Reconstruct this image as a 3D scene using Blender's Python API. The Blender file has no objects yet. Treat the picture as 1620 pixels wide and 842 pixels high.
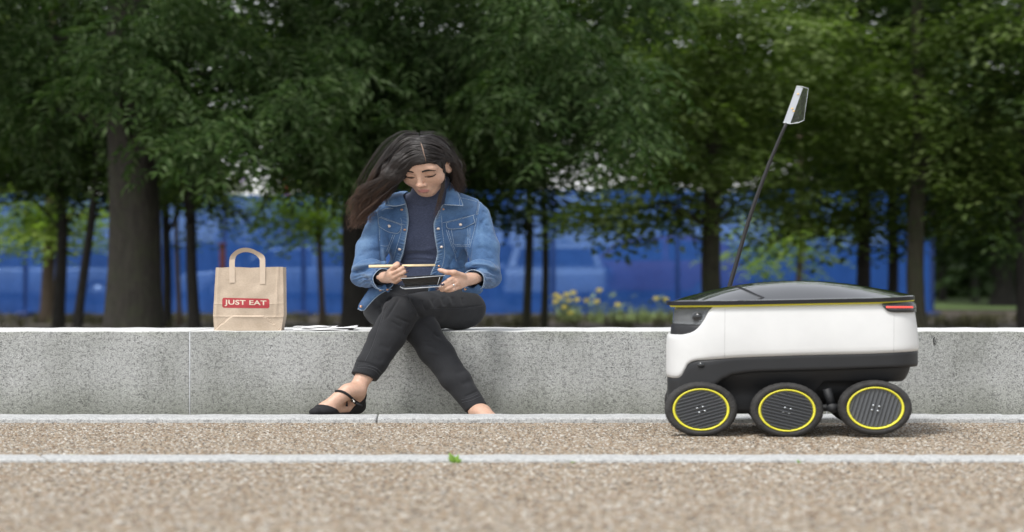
import bpy, bmesh, math, random
import numpy as np
from mathutils import Vector, Matrix
from mathutils.bvhtree import BVHTree

random.seed(7)
RNG = np.random.default_rng(7)
S = bpy.context.scene
COL = S.collection
PI = math.pi

# ---------------------------------------------------------------- camera, world, sun, exposure
CAM_H = 0.543          # camera height above the gravel
F = 3080.0             # focal length in photograph pixels (photograph is 1620 x 842)
HOR = 453.0            # horizon row
SX = 1.335             # things in this place are this much wider than usual

cam = bpy.data.cameras.new('camera')
cam.sensor_width = 36.0
cam.lens = 36.0 * F / 1620.0
cam.shift_y = (HOR - 421.0) / 1620.0
cam.clip_end = 2000.0
cam.dof.use_dof = True
cam.dof.focus_distance = 8.05
cam.dof.aperture_fstop = 2.25
cam.dof.aperture_ratio = 1.0 / 1.2
cam_ob = bpy.data.objects.new('camera', cam)
COL.objects.link(cam_ob)
cam_ob.location = (0, 0, CAM_H)
cam_ob.rotation_euler = (PI / 2, 0, 0)
S.camera = cam_ob

SUN_ELEV = math.radians(60)
SUN_AZ = math.radians(222)      # compass bearing the sun stands at (0 = +Y), here behind and left of the camera
w = bpy.data.worlds.new('World')
S.world = w
w.use_nodes = True
nt = w.node_tree
bgn = nt.nodes['Background']
sky = nt.nodes.new('ShaderNodeTexSky')
sky.sky_type = 'NISHITA'
sky.sun_disc = False
sky.sun_elevation = SUN_ELEV
sky.sun_rotation = SUN_AZ
sky.air_density = 1.0
sky.dust_density = 1.0
hsv = nt.nodes.new('ShaderNodeHueSaturation')     # an overcast sky: nearly grey
hsv.inputs['Saturation'].default_value = 0.16
nt.links.new(sky.outputs[0], hsv.inputs['Color'])
nt.links.new(hsv.outputs[0], bgn.inputs['Color'])
bgn.inputs['Strength'].default_value = 0.125

sun = bpy.data.lights.new('sun', 'SUN')
sun.energy = 1.5
sun.angle = math.radians(14)
sun.color = (1.0, 0.97, 0.93)
sun_ob = bpy.data.objects.new('sun', sun)
COL.objects.link(sun_ob)
sdir = Vector((math.sin(SUN_AZ) * math.cos(SUN_ELEV), math.cos(SUN_AZ) * math.cos(SUN_ELEV), math.sin(SUN_ELEV)))
sun_ob.rotation_euler = sdir.to_track_quat('Z', 'Y').to_euler()
sun_ob.location = (0, 0, 30)

S.view_settings.view_transform = 'Standard'
S.view_settings.look = 'None'
S.view_settings.exposure = 0.93
S.view_settings.gamma = 1.0
S.render.engine = 'CYCLES'
S.cycles.max_bounces = 8
S.cycles.transparent_max_bounces = 12
S.cycles.use_denoising = True

# ---------------------------------------------------------------- helpers
def P(px, py, d):
    """the point of the place that stands d metres away at this spot of the photograph"""
    return Vector(((px - 810.0) / F * d, d, CAM_H - (py - HOR) / F * d))

def N(px, py, d):
    p = P(px, py, d)
    return np.array((p.x / SX, p.y, p.z))

def tag(o, label=None, cat=None, group=None, kind=None):
    if label: o['label'] = label
    if cat: o['category'] = cat
    if group: o['group'] = group
    if kind: o['kind'] = kind
    return o

def adopt(o, parent):
    if parent is not None:
        o.parent = parent
        o.matrix_parent_inverse = Matrix.Translation(-TRUE_LOC.get(parent.name, Vector((0, 0, 0))))
    return o

TRUE_LOC = {}

def thing(name, label, cat, loc=(0, 0, 0), group=None, parent=None):
    o = bpy.data.objects.new(name, None)
    o.empty_display_size = 0.1
    COL.objects.link(o)
    o.location = loc
    TRUE_LOC[o.name] = Vector(loc)
    tag(o, label, cat, group)
    return o

def mesh_np(name, verts, faces, smooth=True):
    """verts (n,3), faces either (m,k) array or list of lists"""
    me = bpy.data.meshes.new(name)
    verts = np.asarray(verts, dtype=np.float32)
    if isinstance(faces, np.ndarray):
        k = faces.shape[1]
        m = faces.shape[0]
        loops = faces.reshape(-1).astype(np.int32)
        starts = np.arange(0, m * k, k, dtype=np.int32)
        totals = np.full(m, k, dtype=np.int32)
    else:
        loops = np.array([i for f in faces for i in f], dtype=np.int32)
        totals = np.array([len(f) for f in faces], dtype=np.int32)
        starts = np.concatenate(([0], np.cumsum(totals)[:-1])).astype(np.int32)
        m = len(faces)
    me.vertices.add(len(verts))
    me.vertices.foreach_set('co', verts.reshape(-1))
    me.loops.add(len(loops))
    me.loops.foreach_set('vertex_index', loops)
    me.polygons.add(m)
    me.polygons.foreach_set('loop_start', starts)
    me.polygons.foreach_set('loop_total', totals)
    me.update(calc_edges=True)
    me.polygons.foreach_set('use_smooth', np.full(m, bool(smooth)))
    me.validate()
    return me

def obj(name, verts, faces, mat, parent=None, smooth=True):
    me = mesh_np(name, verts, faces, smooth)
    if mat is not None:
        me.materials.append(mat)
    o = bpy.data.objects.new(name, me)
    COL.objects.link(o)
    return adopt(o, parent)

class MB:
    """collects shapes into one mesh"""
    def __init__(self):
        self.v = []; self.f = []; self.n = 0
    def add(self, verts, faces):
        verts = np.asarray(verts, dtype=float).reshape(-1, 3)
        self.v.append(verts)
        for f in faces:
            self.f.append([int(i) + self.n for i in f])
        self.n += len(verts)
        return self
    def box(self, x0, x1, y0, y1, z0, z1, ch=0.0):
        bm = bmesh.new()
        bmesh.ops.create_cube(bm, size=1.0)
        for v in bm.verts:
            v.co = Vector(((x0 + x1) / 2 + v.co.x * (x1 - x0), (y0 + y1) / 2 + v.co.y * (y1 - y0), (z0 + z1) / 2 + v.co.z * (z1 - z0)))
        if ch > 0:
            bmesh.ops.bevel(bm, geom=bm.edges[:], offset=ch, segments=2, profile=0.6, affect='EDGES')
        bm.verts.index_update()
        self.add([v.co[:] for v in bm.verts], [[v.index for v in f.verts] for f in bm.faces])
        bm.free()
        return self
    def tube(self, pts, r, n=8, caps=True, up=None):
        v, f = tube(pts, r, n, caps)
        return self.add(v, f)
    def disc(self, c, axis, r, th, n=16, sx=1.0):
        """short cylinder, axis direction"""
        a = Vector(axis).normalized()
        v, f = tube([Vector(c) - a * th / 2, Vector(c) + a * th / 2], r, n, True)
        v[:, 0] = c[0] + (v[:, 0] - c[0]) * sx
        return self.add(v, f)
    def build(self, name, mat, parent=None, smooth=True):
        return obj(name, np.concatenate(self.v) if self.v else np.zeros((0, 3)), self.f, mat, parent, smooth)

def tube(pts, r, n=8, caps=True):
    pts = [Vector(p) for p in pts]
    m = len(pts)
    rs = r if hasattr(r, '__len__') else [r] * m
    V = []; Fc = []
    prev = None
    for i, p in enumerate(pts):
        t = (pts[min(i + 1, m - 1)] - pts[max(i - 1, 0)])
        t = t.normalized() if t.length > 1e-9 else Vector((0, 0, 1))
        if prev is None:
            ref = Vector((0, 0, 1)) if abs(t.z) < 0.9 else Vector((0, 1, 0))
            a = t.cross(ref).normalized()
        else:
            a = (prev - t * prev.dot(t))
            a = a.normalized() if a.length > 1e-6 else t.orthogonal().normalized()
        prev = a
        b = t.cross(a)
        for k in range(n):
            th = 2 * PI * k / n
            V.append(p + (a * math.cos(th) + b * math.sin(th)) * rs[i])
    for i in range(m - 1):
        for k in range(n):
            k2 = (k + 1) % n
            Fc.append([i * n + k, i * n + k2, (i + 1) * n + k2, (i + 1) * n + k])
    if caps:
        Fc.append([k for k in range(n)][::-1])
        Fc.append([(m - 1) * n + k for k in range(n)])
    return np.array([v[:] for v in V]), Fc

def spline(pts, n):
    """Catmull-Rom through pts (any dimension), n samples"""
    p = np.asarray(pts, float)
    m = len(p)
    q = np.vstack([2 * p[0] - p[1], p, 2 * p[-1] - p[-2]])
    out = []
    for u in np.linspace(0, m - 1, n):
        i = min(int(u), m - 2); t = u - i
        a, b, c, d = q[i], q[i + 1], q[i + 2], q[i + 3]
        out.append(0.5 * ((2 * b) + (c - a) * t + (2 * a - 5 * b + 4 * c - d) * t * t + (3 * b - a - 3 * c + d) * t ** 3))
    return np.array(out)

# ---------------------------------------------------------------- materials
def mat_new(name):
    m = bpy.data.materials.new(name)
    m.use_nodes = True
    b = m.node_tree.nodes['Principled BSDF']
    return m, m.node_tree, b

def simple(name, col, rough=0.6, metal=0.0, spec=None, coat=0.0, var=0.0, vscale=40.0, bump=0.0, bscale=200.0):
    m, t, b = mat_new(name)
    b.inputs['Base Color'].default_value = (*col, 1)
    b.inputs['Roughness'].default_value = rough
    b.inputs['Metallic'].default_value = metal
    if spec is not None: b.inputs['Specular IOR Level'].default_value = spec
    if coat: b.inputs['Coat Weight'].default_value = coat; b.inputs['Coat Roughness'].default_value = 0.03
    if var > 0:
        c = noise_col(t, vscale, [(0.3, tuple(x * (1 - var) for x in col)), (0.7, tuple(min(1, x * (1 + var)) for x in col))], 5)
        t.links.new(c, b.inputs['Base Color'])
    if bump > 0:
        n = tex_noise(t, bscale, 3)
        bp(t, b, n, bump)
    return m

def coords(t, kind='Object'):
    tc = t.nodes.new('ShaderNodeTexCoord')
    return tc.outputs[kind]

def mapped(t, scale, kind='Object'):
    mp = t.nodes.new('ShaderNodeMapping')
    mp.inputs['Scale'].default_value = scale
    t.links.new(coords(t, kind), mp.inputs['Vector'])
    return mp.outputs[0]

def tex_noise(t, scale, detail=4, vec=None, rough=0.55, dist=0.0):
    n = t.nodes.new('ShaderNodeTexNoise')
    n.inputs['Scale'].default_value = scale
    n.inputs['Detail'].default_value = detail
    n.inputs['Roughness'].default_value = rough
    n.inputs['Distortion'].default_value = dist
    t.links.new(vec if vec is not None else coords(t), n.inputs['Vector'])
    return n.outputs['Fac']

def ramp(t, fac, stops, interp='LINEAR'):
    r = t.nodes.new('ShaderNodeValToRGB')
    r.color_ramp.interpolation = interp
    el = r.color_ramp.elements
    while len(el) < len(stops): el.new(0.5)
    for e, (p, c) in zip(el, stops):
        e.position = p
        e.color = (*c, 1) if len(c) == 3 else c
    t.links.new(fac, r.inputs['Fac'])
    return r.outputs['Color']

def noise_col(t, scale, stops, detail=4, vec=None):
    return ramp(t, tex_noise(t, scale, detail, vec), stops)

def mixc(t, fac, a, b, mode='MIX'):
    m = t.nodes.new('ShaderNodeMix')
    m.data_type = 'RGBA'
    m.blend_type = mode
    for s, v in ((m.inputs['Factor'], fac), (m.inputs['A'], a), (m.inputs['B'], b)):
        if isinstance(v, (int, float)): s.default_value = v
        elif isinstance(v, tuple): s.default_value = (*v, 1)
        else: t.links.new(v, s)
    # colour sockets are the ones named A/B of type RGBA
    return m.outputs['Result']

def mix_rgba(t, fac, a, b, mode='MIX'):
    m = t.nodes.new('ShaderNodeMixRGB')
    m.blend_type = mode
    for i, v in enumerate((fac, a, b)):
        if isinstance(v, (int, float)): m.inputs[i].default_value = v
        elif isinstance(v, tuple): m.inputs[i].default_value = (*v, 1)
        else: t.links.new(v, m.inputs[i])
    return m.outputs[0]

def bp(t, b, h, strength=0.3, dist=0.01):
    n = t.nodes.new('ShaderNodeBump')
    n.inputs['Strength'].default_value = strength
    n.inputs['Distance'].default_value = dist
    t.links.new(h, n.inputs['Height'])
    t.links.new(n.outputs[0], b.inputs['Normal'])
    return n

def math_n(t, op, a, b=None):
    m = t.nodes.new('ShaderNodeMath'); m.operation = op
    for i, v in enumerate((a, b)):
        if v is None: continue
        if isinstance(v, (int, float)): m.inputs[i].default_value = v
        else: t.links.new(v, m.inputs[i])
    return m.outputs[0]

def mat_gravel():
    """resin-bound gravel: small rounded stones, each its own tint"""
    m, t, b = mat_new('gravel')
    vec = mapped(t, (1 / 1.2, 1, 1))
    def vor(scale, feat='F1'):
        v = t.nodes.new('ShaderNodeTexVoronoi'); v.feature = feat
        v.inputs['Scale'].default_value = scale
        t.links.new(vec, v.inputs['Vector'])
        return v
    v1 = vor(125); e = vor(125, 'DISTANCE_TO_EDGE')
    sep = t.nodes.new('ShaderNodeSeparateColor')
    t.links.new(v1.outputs['Color'], sep.inputs[0])
    c = ramp(t, sep.outputs[0], [(0.0, (0.07, 0.055, 0.04)), (0.14, (0.21, 0.155, 0.10)), (0.36, (0.42, 0.325, 0.22)), (0.62, (0.55, 0.48, 0.385)),
                                 (0.82, (0.68, 0.64, 0.57)), (1.0, (0.92, 0.90, 0.86))])
    g = ramp(t, e.outputs['Distance'], [(0.0, (0.16, 0.14, 0.12)), (0.09, (1, 1, 1))])
    c = mix_rgba(t, 0.8, c, g, 'MULTIPLY')
    big = noise_col(t, 0.9, [(0.3, (0.74, 0.72, 0.69)), (0.7, (0.94, 0.92, 0.88))], 4)
    c = mix_rgba(t, 1.0, c, big, 'MULTIPLY')
    t.links.new(c, b.inputs['Base Color'])
    b.inputs['Roughness'].default_value = 0.75
    inv = math_n(t, 'SUBTRACT', 1.0, v1.outputs['Distance'])
    bp(t, b, inv, 0.9, 0.006)
    return m

def mat_granite(name, base, dark, light, stain=True, rough=0.8):
    m, t, b = mat_new(name)
    vec = mapped(t, (1 / 1.25, 1, 1))
    n1 = tex_noise(t, 190, 2, vec, 0.7)
    c = ramp(t, n1, [(0.30, dark), (0.44, base), (0.58, base), (0.70, light)])
    n2 = tex_noise(t, 75, 3, vec, 0.6)
    c = mix_rgba(t, 1.0, c, ramp(t, n2, [(0.36, (0.62, 0.62, 0.63)), (0.5, (1, 1, 1))]), 'MULTIPLY')
    n3 = tex_noise(t, 420, 1, vec, 0.5)
    c = mix_rgba(t, 1.0, c, ramp(t, n3, [(0.32, (0.42, 0.42, 0.42)), (0.44, (1, 1, 1))]), 'MULTIPLY')
    if stain:
        big = tex_noise(t, 2.2, 6, None, 0.65, 0.3)
        c = mix_rgba(t, 1.0, c, ramp(t, big, [(0.32, (0.66, 0.67, 0.64)), (0.62, (1.04, 1.04, 1.04))]), 'MULTIPLY')
        # grime that settles on the foot and just under the top edge of the blocks
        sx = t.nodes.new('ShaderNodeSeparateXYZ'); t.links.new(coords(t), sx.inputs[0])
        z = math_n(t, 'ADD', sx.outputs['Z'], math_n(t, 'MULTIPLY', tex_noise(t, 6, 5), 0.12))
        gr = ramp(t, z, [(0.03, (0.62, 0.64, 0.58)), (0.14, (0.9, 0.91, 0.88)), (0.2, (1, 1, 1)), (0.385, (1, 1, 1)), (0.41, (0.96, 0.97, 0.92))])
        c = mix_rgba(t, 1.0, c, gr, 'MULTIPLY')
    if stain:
        # up-facing top mixed paler: the sky's light on it is put into the colour
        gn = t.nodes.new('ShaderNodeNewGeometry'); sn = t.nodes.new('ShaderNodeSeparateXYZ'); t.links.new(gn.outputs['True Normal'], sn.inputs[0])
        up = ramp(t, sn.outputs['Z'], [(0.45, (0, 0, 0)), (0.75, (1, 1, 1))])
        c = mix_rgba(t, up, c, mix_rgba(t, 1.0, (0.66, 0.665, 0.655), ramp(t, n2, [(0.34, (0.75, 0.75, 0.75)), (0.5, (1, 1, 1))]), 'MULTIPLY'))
    t.links.new(c, b.inputs['Base Color'])
    b.inputs['Roughness'].default_value = rough
    bp(t, b, n1, 0.55, 0.006)
    return m

def mat_leaf(name, cols, trans=0.25, rough=0.55):
    m, t, b = mat_new(name)
    g = t.nodes.new('ShaderNodeNewGeometry')
    c = ramp(t, g.outputs['Random Per Island'], [(i / (len(cols) - 1), k) for i, k in enumerate(cols)])
    c2 = mix_rgba(t, 1.0, c, noise_col(t, 0.9, [(0.35, (0.6, 0.62, 0.6)), (0.65, (1.15, 1.15, 1.1))], 2), 'MULTIPLY')
    t.links.new(c2, b.inputs['Base Color'])
    b.inputs['Roughness'].default_value = rough
    b.inputs['Specular IOR Level'].default_value = 0.22
    tr = t.nodes.new('ShaderNodeBsdfTranslucent')
    t.links.new(mix_rgba(t, 1.0, c2, (1.2, 1.5, 0.5), 'MULTIPLY'), tr.inputs['Color'])
    mx = t.nodes.new('ShaderNodeMixShader')
    mx.inputs[0].default_value = trans
    t.links.new(b.outputs[0], mx.inputs[1]); t.links.new(tr.outputs[0], mx.inputs[2])
    t.links.new(mx.outputs[0], t.nodes['Material Output'].inputs['Surface'])
    return m

def mat_bark(name, a, bcol, moss=None):
    m, t, b = mat_new(name)
    vec = mapped(t, (1.0, 1.3, 0.22))
    n = tex_noise(t, 26, 6, vec, 0.7, 0.4)
    c = ramp(t, n, [(0.3, a), (0.7, bcol)])
    if moss:
        c = mix_rgba(t, ramp(t, tex_noise(t, 5.5, 6, None, 0.7), [(0.45, (0, 0, 0)), (0.68, (0.8, 0.8, 0.8))]), c, moss)
    t.links.new(c, b.inputs['Base Color'])
    b.inputs['Roughness'].default_value = 0.9
    bp(t, b, n, 1.0, 0.06)
    return m

M = {}
M['gravel'] = mat_gravel()
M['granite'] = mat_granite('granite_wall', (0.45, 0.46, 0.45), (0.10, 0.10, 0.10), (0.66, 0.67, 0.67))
M['mortar'] = simple('pale_mortar', (0.40, 0.415, 0.43), 0.9, var=0.2, vscale=60)
M['kerb'] = mat_granite('granite_kerb', (0.55, 0.56, 0.555), (0.27, 0.27, 0.265), (0.65, 0.66, 0.655), stain=False)
M['soil'] = simple('soil', (0.06, 0.048, 0.036), 0.95, var=0.5, vscale=3.0, bump=0.5, bscale=30)
M['lawn'] = simple('lawn', (0.075, 0.12, 0.03), 0.9, var=0.35, vscale=2.5, bump=0.5, bscale=60)
M['bark_ash'] = mat_bark('bark_ash', (0.022, 0.019, 0.014), (0.066, 0.058, 0.045), (0.050, 0.054, 0.028))
M['bark_dark'] = mat_bark('bark_dark', (0.012, 0.011, 0.009), (0.04, 0.035, 0.028))
M['bark_brown'] = mat_bark('bark_brown', (0.10, 0.07, 0.05), (0.20, 0.15, 0.11))
M['bark_green'] = mat_bark('bark_green', (0.03, 0.028, 0.018), (0.075, 0.068, 0.042), (0.05, 0.06, 0.025))
M['leaf_ash'] = mat_leaf('leaf_ash', [(0.026, 0.056, 0.014), (0.040, 0.080, 0.020), (0.060, 0.106, 0.030), (0.120, 0.170, 0.080)], 0.30)
M['leaf_maple'] = mat_leaf('leaf_maple', [(0.080, 0.125, 0.032), (0.125, 0.185, 0.048), (0.180, 0.245, 0.075), (0.270, 0.340, 0.135)], 0.42)
M['leaf_dark'] = mat_leaf('leaf_dark', [(0.024, 0.048, 0.011), (0.036, 0.067, 0.014), (0.054, 0.092, 0.021)], 0.28)
M['leaf_lime'] = mat_leaf('leaf_lime', [(0.20, 0.30, 0.05), (0.27, 0.37, 0.075), (0.34, 0.43, 0.12)], 0.45)
M['leaf_far'] = mat_leaf('leaf_far', [(0.03, 0.055, 0.02), (0.045, 0.075, 0.028), (0.06, 0.09, 0.04)], 0.25)

# ---------------------------------------------------------------- the setting: ground, kerbs
def sheet(name, x0, x1, y0, y1, z, mat, nx=2, ny=2, zf=None):
    xs = np.linspace(x0, x1, nx); ys = np.linspace(y0, y1, ny)
    V = []
    for y in ys:
        for x in xs:
            V.append((x, y, z if zf is None else zf(x, y)))
    Fq = [[j * nx + i, j * nx + i + 1, (j + 1) * nx + i + 1, (j + 1) * nx + i] for j in range(ny - 1) for i in range(nx - 1)]
    o = obj(name, V, Fq, mat)
    tag(o, kind='structure')
    return o

sheet('gravel_paving', -40, 40, -30, 7.75, 0.0, M['gravel'])
sheet('sunken_gravel_strip', -40, 40, 7.70, 8.6, -0.062, M['gravel'])

def ground_z(x, y):
    t = min(max((y - 38) / 50.0, 0), 1)
    return 0.0 + 0.55 * t * t * (3 - 2 * t)
sheet('woodland_ground', -400, 400, 9.0, 900, 0.0, M['soil'], 60, 90, ground_z)
sheet('lawn', 9.3, 120, 42.0, 300, 0.0, M['lawn'], 30, 40, lambda x, y: ground_z(x, y) + 0.03 + 0.1 * math.sin(x * 0.21) * math.sin(y * 0.13 + 1) * 0.3)

def pebbles(name, x0, x1, y0, y1, z, density, rad, label, seed):
    """small rounded stones bedded in the paving"""
    m, t, b = mat_new(name + '_stone')
    at = t.nodes.new('ShaderNodeAttribute'); at.attribute_name = 'tint'; at.attribute_type = 'INSTANCER'
    c = ramp(t, at.outputs['Fac'], [(0.0, (0.05, 0.042, 0.035)), (0.15, (0.13, 0.105, 0.080)), (0.28, (0.30, 0.195, 0.115)), (0.45, (0.34, 0.275, 0.205)), (0.62, (0.38, 0.325, 0.25)), (0.76, (0.42, 0.36, 0.28)), (0.87, (0.43, 0.42, 0.40)), (1.0, (0.84, 0.83, 0.80))])
    c = mix_rgba(t, 1.0, c, noise_col(t, 0.8, [(0.35, (0.86, 0.84, 0.82)), (0.65, (1.0, 1.0, 1.0))], 4), 'MULTIPLY')
    c = mix_rgba(t, 1.0, c, (0.87, 0.855, 0.815), 'MULTIPLY')
    t.links.new(c, b.inputs['Base Color']); b.inputs['Roughness'].default_value = 0.6
    g = bpy.data.node_groups.new(name, 'GeometryNodeTree')
    g.interface.new_socket('Geometry', in_out='INPUT', socket_type='NodeSocketGeometry')
    g.interface.new_socket('Geometry', in_out='OUTPUT', socket_type='NodeSocketGeometry')
    N_ = g.nodes.new; L_ = g.links.new
    gi, go = N_('NodeGroupInput'), N_('NodeGroupOutput')
    dp = N_('GeometryNodeDistributePointsOnFaces'); dp.inputs['Density'].default_value = density; dp.inputs['Seed'].default_value = seed
    ic = N_('GeometryNodeMeshIcoSphere'); ic.inputs['Radius'].default_value = rad; ic.inputs['Subdivisions'].default_value = 2
    sm_ = N_('GeometryNodeSetMaterial'); sm_.inputs['Material'].default_value = m
    ss = N_('GeometryNodeSetShadeSmooth')
    io = N_('GeometryNodeInstanceOnPoints')
    def rnd(lo, hi, vec=True):
        r = N_('FunctionNodeRandomValue'); r.data_type = 'FLOAT_VECTOR' if vec else 'FLOAT'
        sk = [i for i in r.inputs if i.enabled]
        sk[0].default_value = lo; sk[1].default_value = hi
        return [o for o in r.outputs if o.enabled][0]
    st = N_('GeometryNodeStoreNamedAttribute'); st.data_type = 'FLOAT'; st.domain = 'INSTANCE'
    st.inputs['Name'].default_value = 'tint'
    L_(gi.outputs[0], dp.inputs['Mesh']); L_(dp.outputs['Points'], io.inputs['Points'])
    L_(ic.outputs['Mesh'], ss.inputs[0]); L_(ss.outputs[0], sm_.inputs[0]); L_(sm_.outputs[0], io.inputs['Instance'])
    L_(rnd((-0.35, -0.35, 0), (0.35, 0.35, 6.28)), io.inputs['Rotation'])
    L_(rnd((0.75, 0.60, 0.45), (1.55, 1.2, 0.85)), io.inputs['Scale'])
    L_(io.outputs[0], st.inputs[0]); L_(rnd(0.0, 1.0, False), [i for i in st.inputs if i.name == 'Value' and i.enabled][0])
    L_(st.outputs[0], go.inputs[0])
    V = [(x0 * y0, y0, z), (x1 * y0, y0, z), (x1 * y1, y1, z), (x0 * y1, y1, z)]
    o = obj(name, V, [[0, 1, 2, 3]], M['gravel'])
    o.modifiers.new('stones', 'NODES').node_group = g
    tag(o, label, kind='stuff')
    return o

pebbles('gravel', -0.29, 0.29, 6.16, 7.715, -0.0006, 15000, 0.0046, 'tan and white gravel stones bedded between the two kerbs', 1)
pebbles('gravel', -0.29, 0.29, 4.0, 5.98, -0.0006, 15000, 0.0046, 'tan and white gravel stones in front of the kerb band', 2)

def stone_row(name, splits, y0, y1, z0, z1, mat, skew=0.0, root_kind=None, ch=0.006, gap=0.004):
    """a row of dressed stones with open joints"""
    root = bpy.data.objects.new(name, None); COL.objects.link(root)
    TRUE_LOC[root.name] = Vector((0, 0, 0))
    if root_kind: root['kind'] = root_kind
    for i in range(len(splits) - 1):
        mb = MB()
        dz = random.uniform(-0.0015, 0.0015)
        a, b_ = splits[i] + gap / 2, splits[i + 1] - gap / 2
        bm = bmesh.new()
        bmesh.ops.create_cube(bm, size=1.0)
        for v in bm.verts:
            x = a if v.co.x < 0 else b_
            y = y0 if v.co.y < 0 else y1
            if v.co.y > 0: x -= skew
            v.co = Vector((x, y, z0 if v.co.z < 0 else z1 + dz))
        # cut long stones up and roughen their edges a little
        bmesh.ops.subdivide_edges(bm, edges=[e for e in bm.edges if abs(e.verts[0].co.x - e.verts[1].co.x) > 0.3], cuts=40, use_grid_fill=True)
        bmesh.ops.bevel(bm, geom=[e for e in bm.edges if e.calc_face_angle(0) > 0.5], offset=ch, segments=2, profile=0.5, affect='EDGES')
        for v in bm.verts:
            v.co.y += 0.0022 * math.sin(v.co.x * 37 + i) * math.sin(v.co.x * 11)
            v.co.z += 0.0016 * math.sin(v.co.x * 29 + 2 * i) * math.cos(v.co.x * 7.3)
        bm.verts.index_update()
        mb.add([v.co[:] for v in bm.verts], [[v.index for v in f.verts] for f in bm.faces])
        bm.free()
        mb.build('stone_block' if 'wall' in name else 'kerb_stone', mat, root, smooth=False)
    return root

kx = P(597, 660, 7.75).x
stone_row('kerb', [kx - 4.2, kx - 2.1, kx, kx + 2.55, kx + 4.8], 7.72, 7.97, -0.3, 0.020, M['kerb'], 0.012, 'structure')
k2 = P(1490, 725, 6.0).x
stone_row('kerb_band', [k2 - 5.2, k2 - 2.75, k2, k2 + 2.4], 5.985, 6.15, -0.3, 0.012, M['kerb'], 0.07, 'structure', 0.006, 0.011)
wx = P(300, 590, 8.4).x
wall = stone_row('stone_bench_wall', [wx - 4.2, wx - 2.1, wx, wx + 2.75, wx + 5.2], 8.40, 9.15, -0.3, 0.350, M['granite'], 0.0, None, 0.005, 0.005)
for x in (wx - 2.1, wx, wx + 2.75):
    MB().box(x - 0.0028, x + 0.0028, 8.4015, 9.14, -0.3, 0.3475).build('mortar_joint', M['mortar'], wall)
tag(wall, 'long low grey granite bench wall behind the woman and robot', 'wall')
dk = simple('dark_crevice', (0.015, 0.015, 0.015), 0.9)
# a small black scratch mark on the stone beside the robot
mb = MB()
mb.tube([P(1479, 533.5, 8.398), P(1477, 536, 8.398), P(1477.2, 540, 8.398), P(1478, 544.5, 8.398)], [0.0016, 0.0024, 0.002, 0.0026], 5)
mb.tube([P(1477, 544.3, 8.398), P(1480, 544.6, 8.398)], 0.0018, 5)
mb.tube([P(1479, 539, 8.398), P(1481, 541, 8.398)], 0.0012, 5)
mb.build('scratch_mark', dk, wall)

# ---------------------------------------------------------------- trees
def kite(L, wd, fold=0.15, droop=0.1):
    v = np.array([(0, 0, 0), (wd / 2, L * 0.42, fold * wd), (0, L, -droop * L), (-wd / 2, L * 0.42, fold * wd)])
    return v, np.array([(0, 1, 2), (0, 2, 3)])

def rot(ax, a):
    return np.array(Matrix.Rotation(a, 3, ax))

def compose(items):
    V = []; T = []; n = 0
    for v, f in items:
        V.append(v); T.append(f + n); n += len(v)
    return np.concatenate(V), np.concatenate(T)

def ash_spray(rng):
    items = []
    nl = 6
    for i in range(nl):
        base = np.array((0, 0.06 * i, -0.012 * i * i * 0.5))
        Rl = rot('Z', (1 if i % 2 else -1) * rng.uniform(0.5, 1.3)) @ rot('Y', rng.uniform(-0.5, 0.5)) @ rot('X', rng.uniform(-0.7, 0.1))
        if i == nl - 1: Rl = rot('X', -0.4)
        pieces = []
        for k in range(4):
            y = 0.05 + 0.045 * k
            for s in (-1, 1):
                v, f = kite(rng.uniform(0.078, 0.105), rng.uniform(0.021, 0.029), 0.2, 0.25)
                v = v @ rot('X', rng.uniform(-0.35, 0.15)).T @ rot('Z', -s * rng.uniform(0.7, 1.0)).T + np.array((0, y, -0.03 * k * k * 0.25))
                pieces.append((v, f))
        v, f = kite(0.1, 0.027, 0.2, 0.2)
        pieces.append((v + np.array((0, 0.22, -0.05)), f))
        v, f = compose(pieces)
        items.append((v @ Rl.T + base, f))
    return compose(items)

def broad_spray(rng, L=0.085, n=16, flat=0.35):
    items = []
    for i in range(n):
        s = 1 if i % 2 else -1
        y = 0.03 + 0.42 * i / n
        sub = rng.uniform(0.0, 0.14)
        v, f = kite(L * rng.uniform(0.7, 1.2), L * rng.uniform(0.55, 0.8), 0.12, 0.15)
        Rl = rot('Z', -s * rng.uniform(0.3, 1.4)) @ rot('Y', rng.uniform(-flat, flat)) @ rot('X', rng.uniform(-flat * 1.3, flat))
        v = v @ Rl.T + np.array((s * sub, y, rng.uniform(-0.03, 0.03) - 0.1 * (y / 0.4) ** 2))
        items.append((v, f))
    return compose(items)

ASH = [ash_spray(RNG) for _ in range(6)]
BROAD = [broad_spray(RNG) for _ in range(6)]
BIGB = [broad_spray(RNG, 0.17, 12, 0.5) for _ in range(4)]

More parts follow.
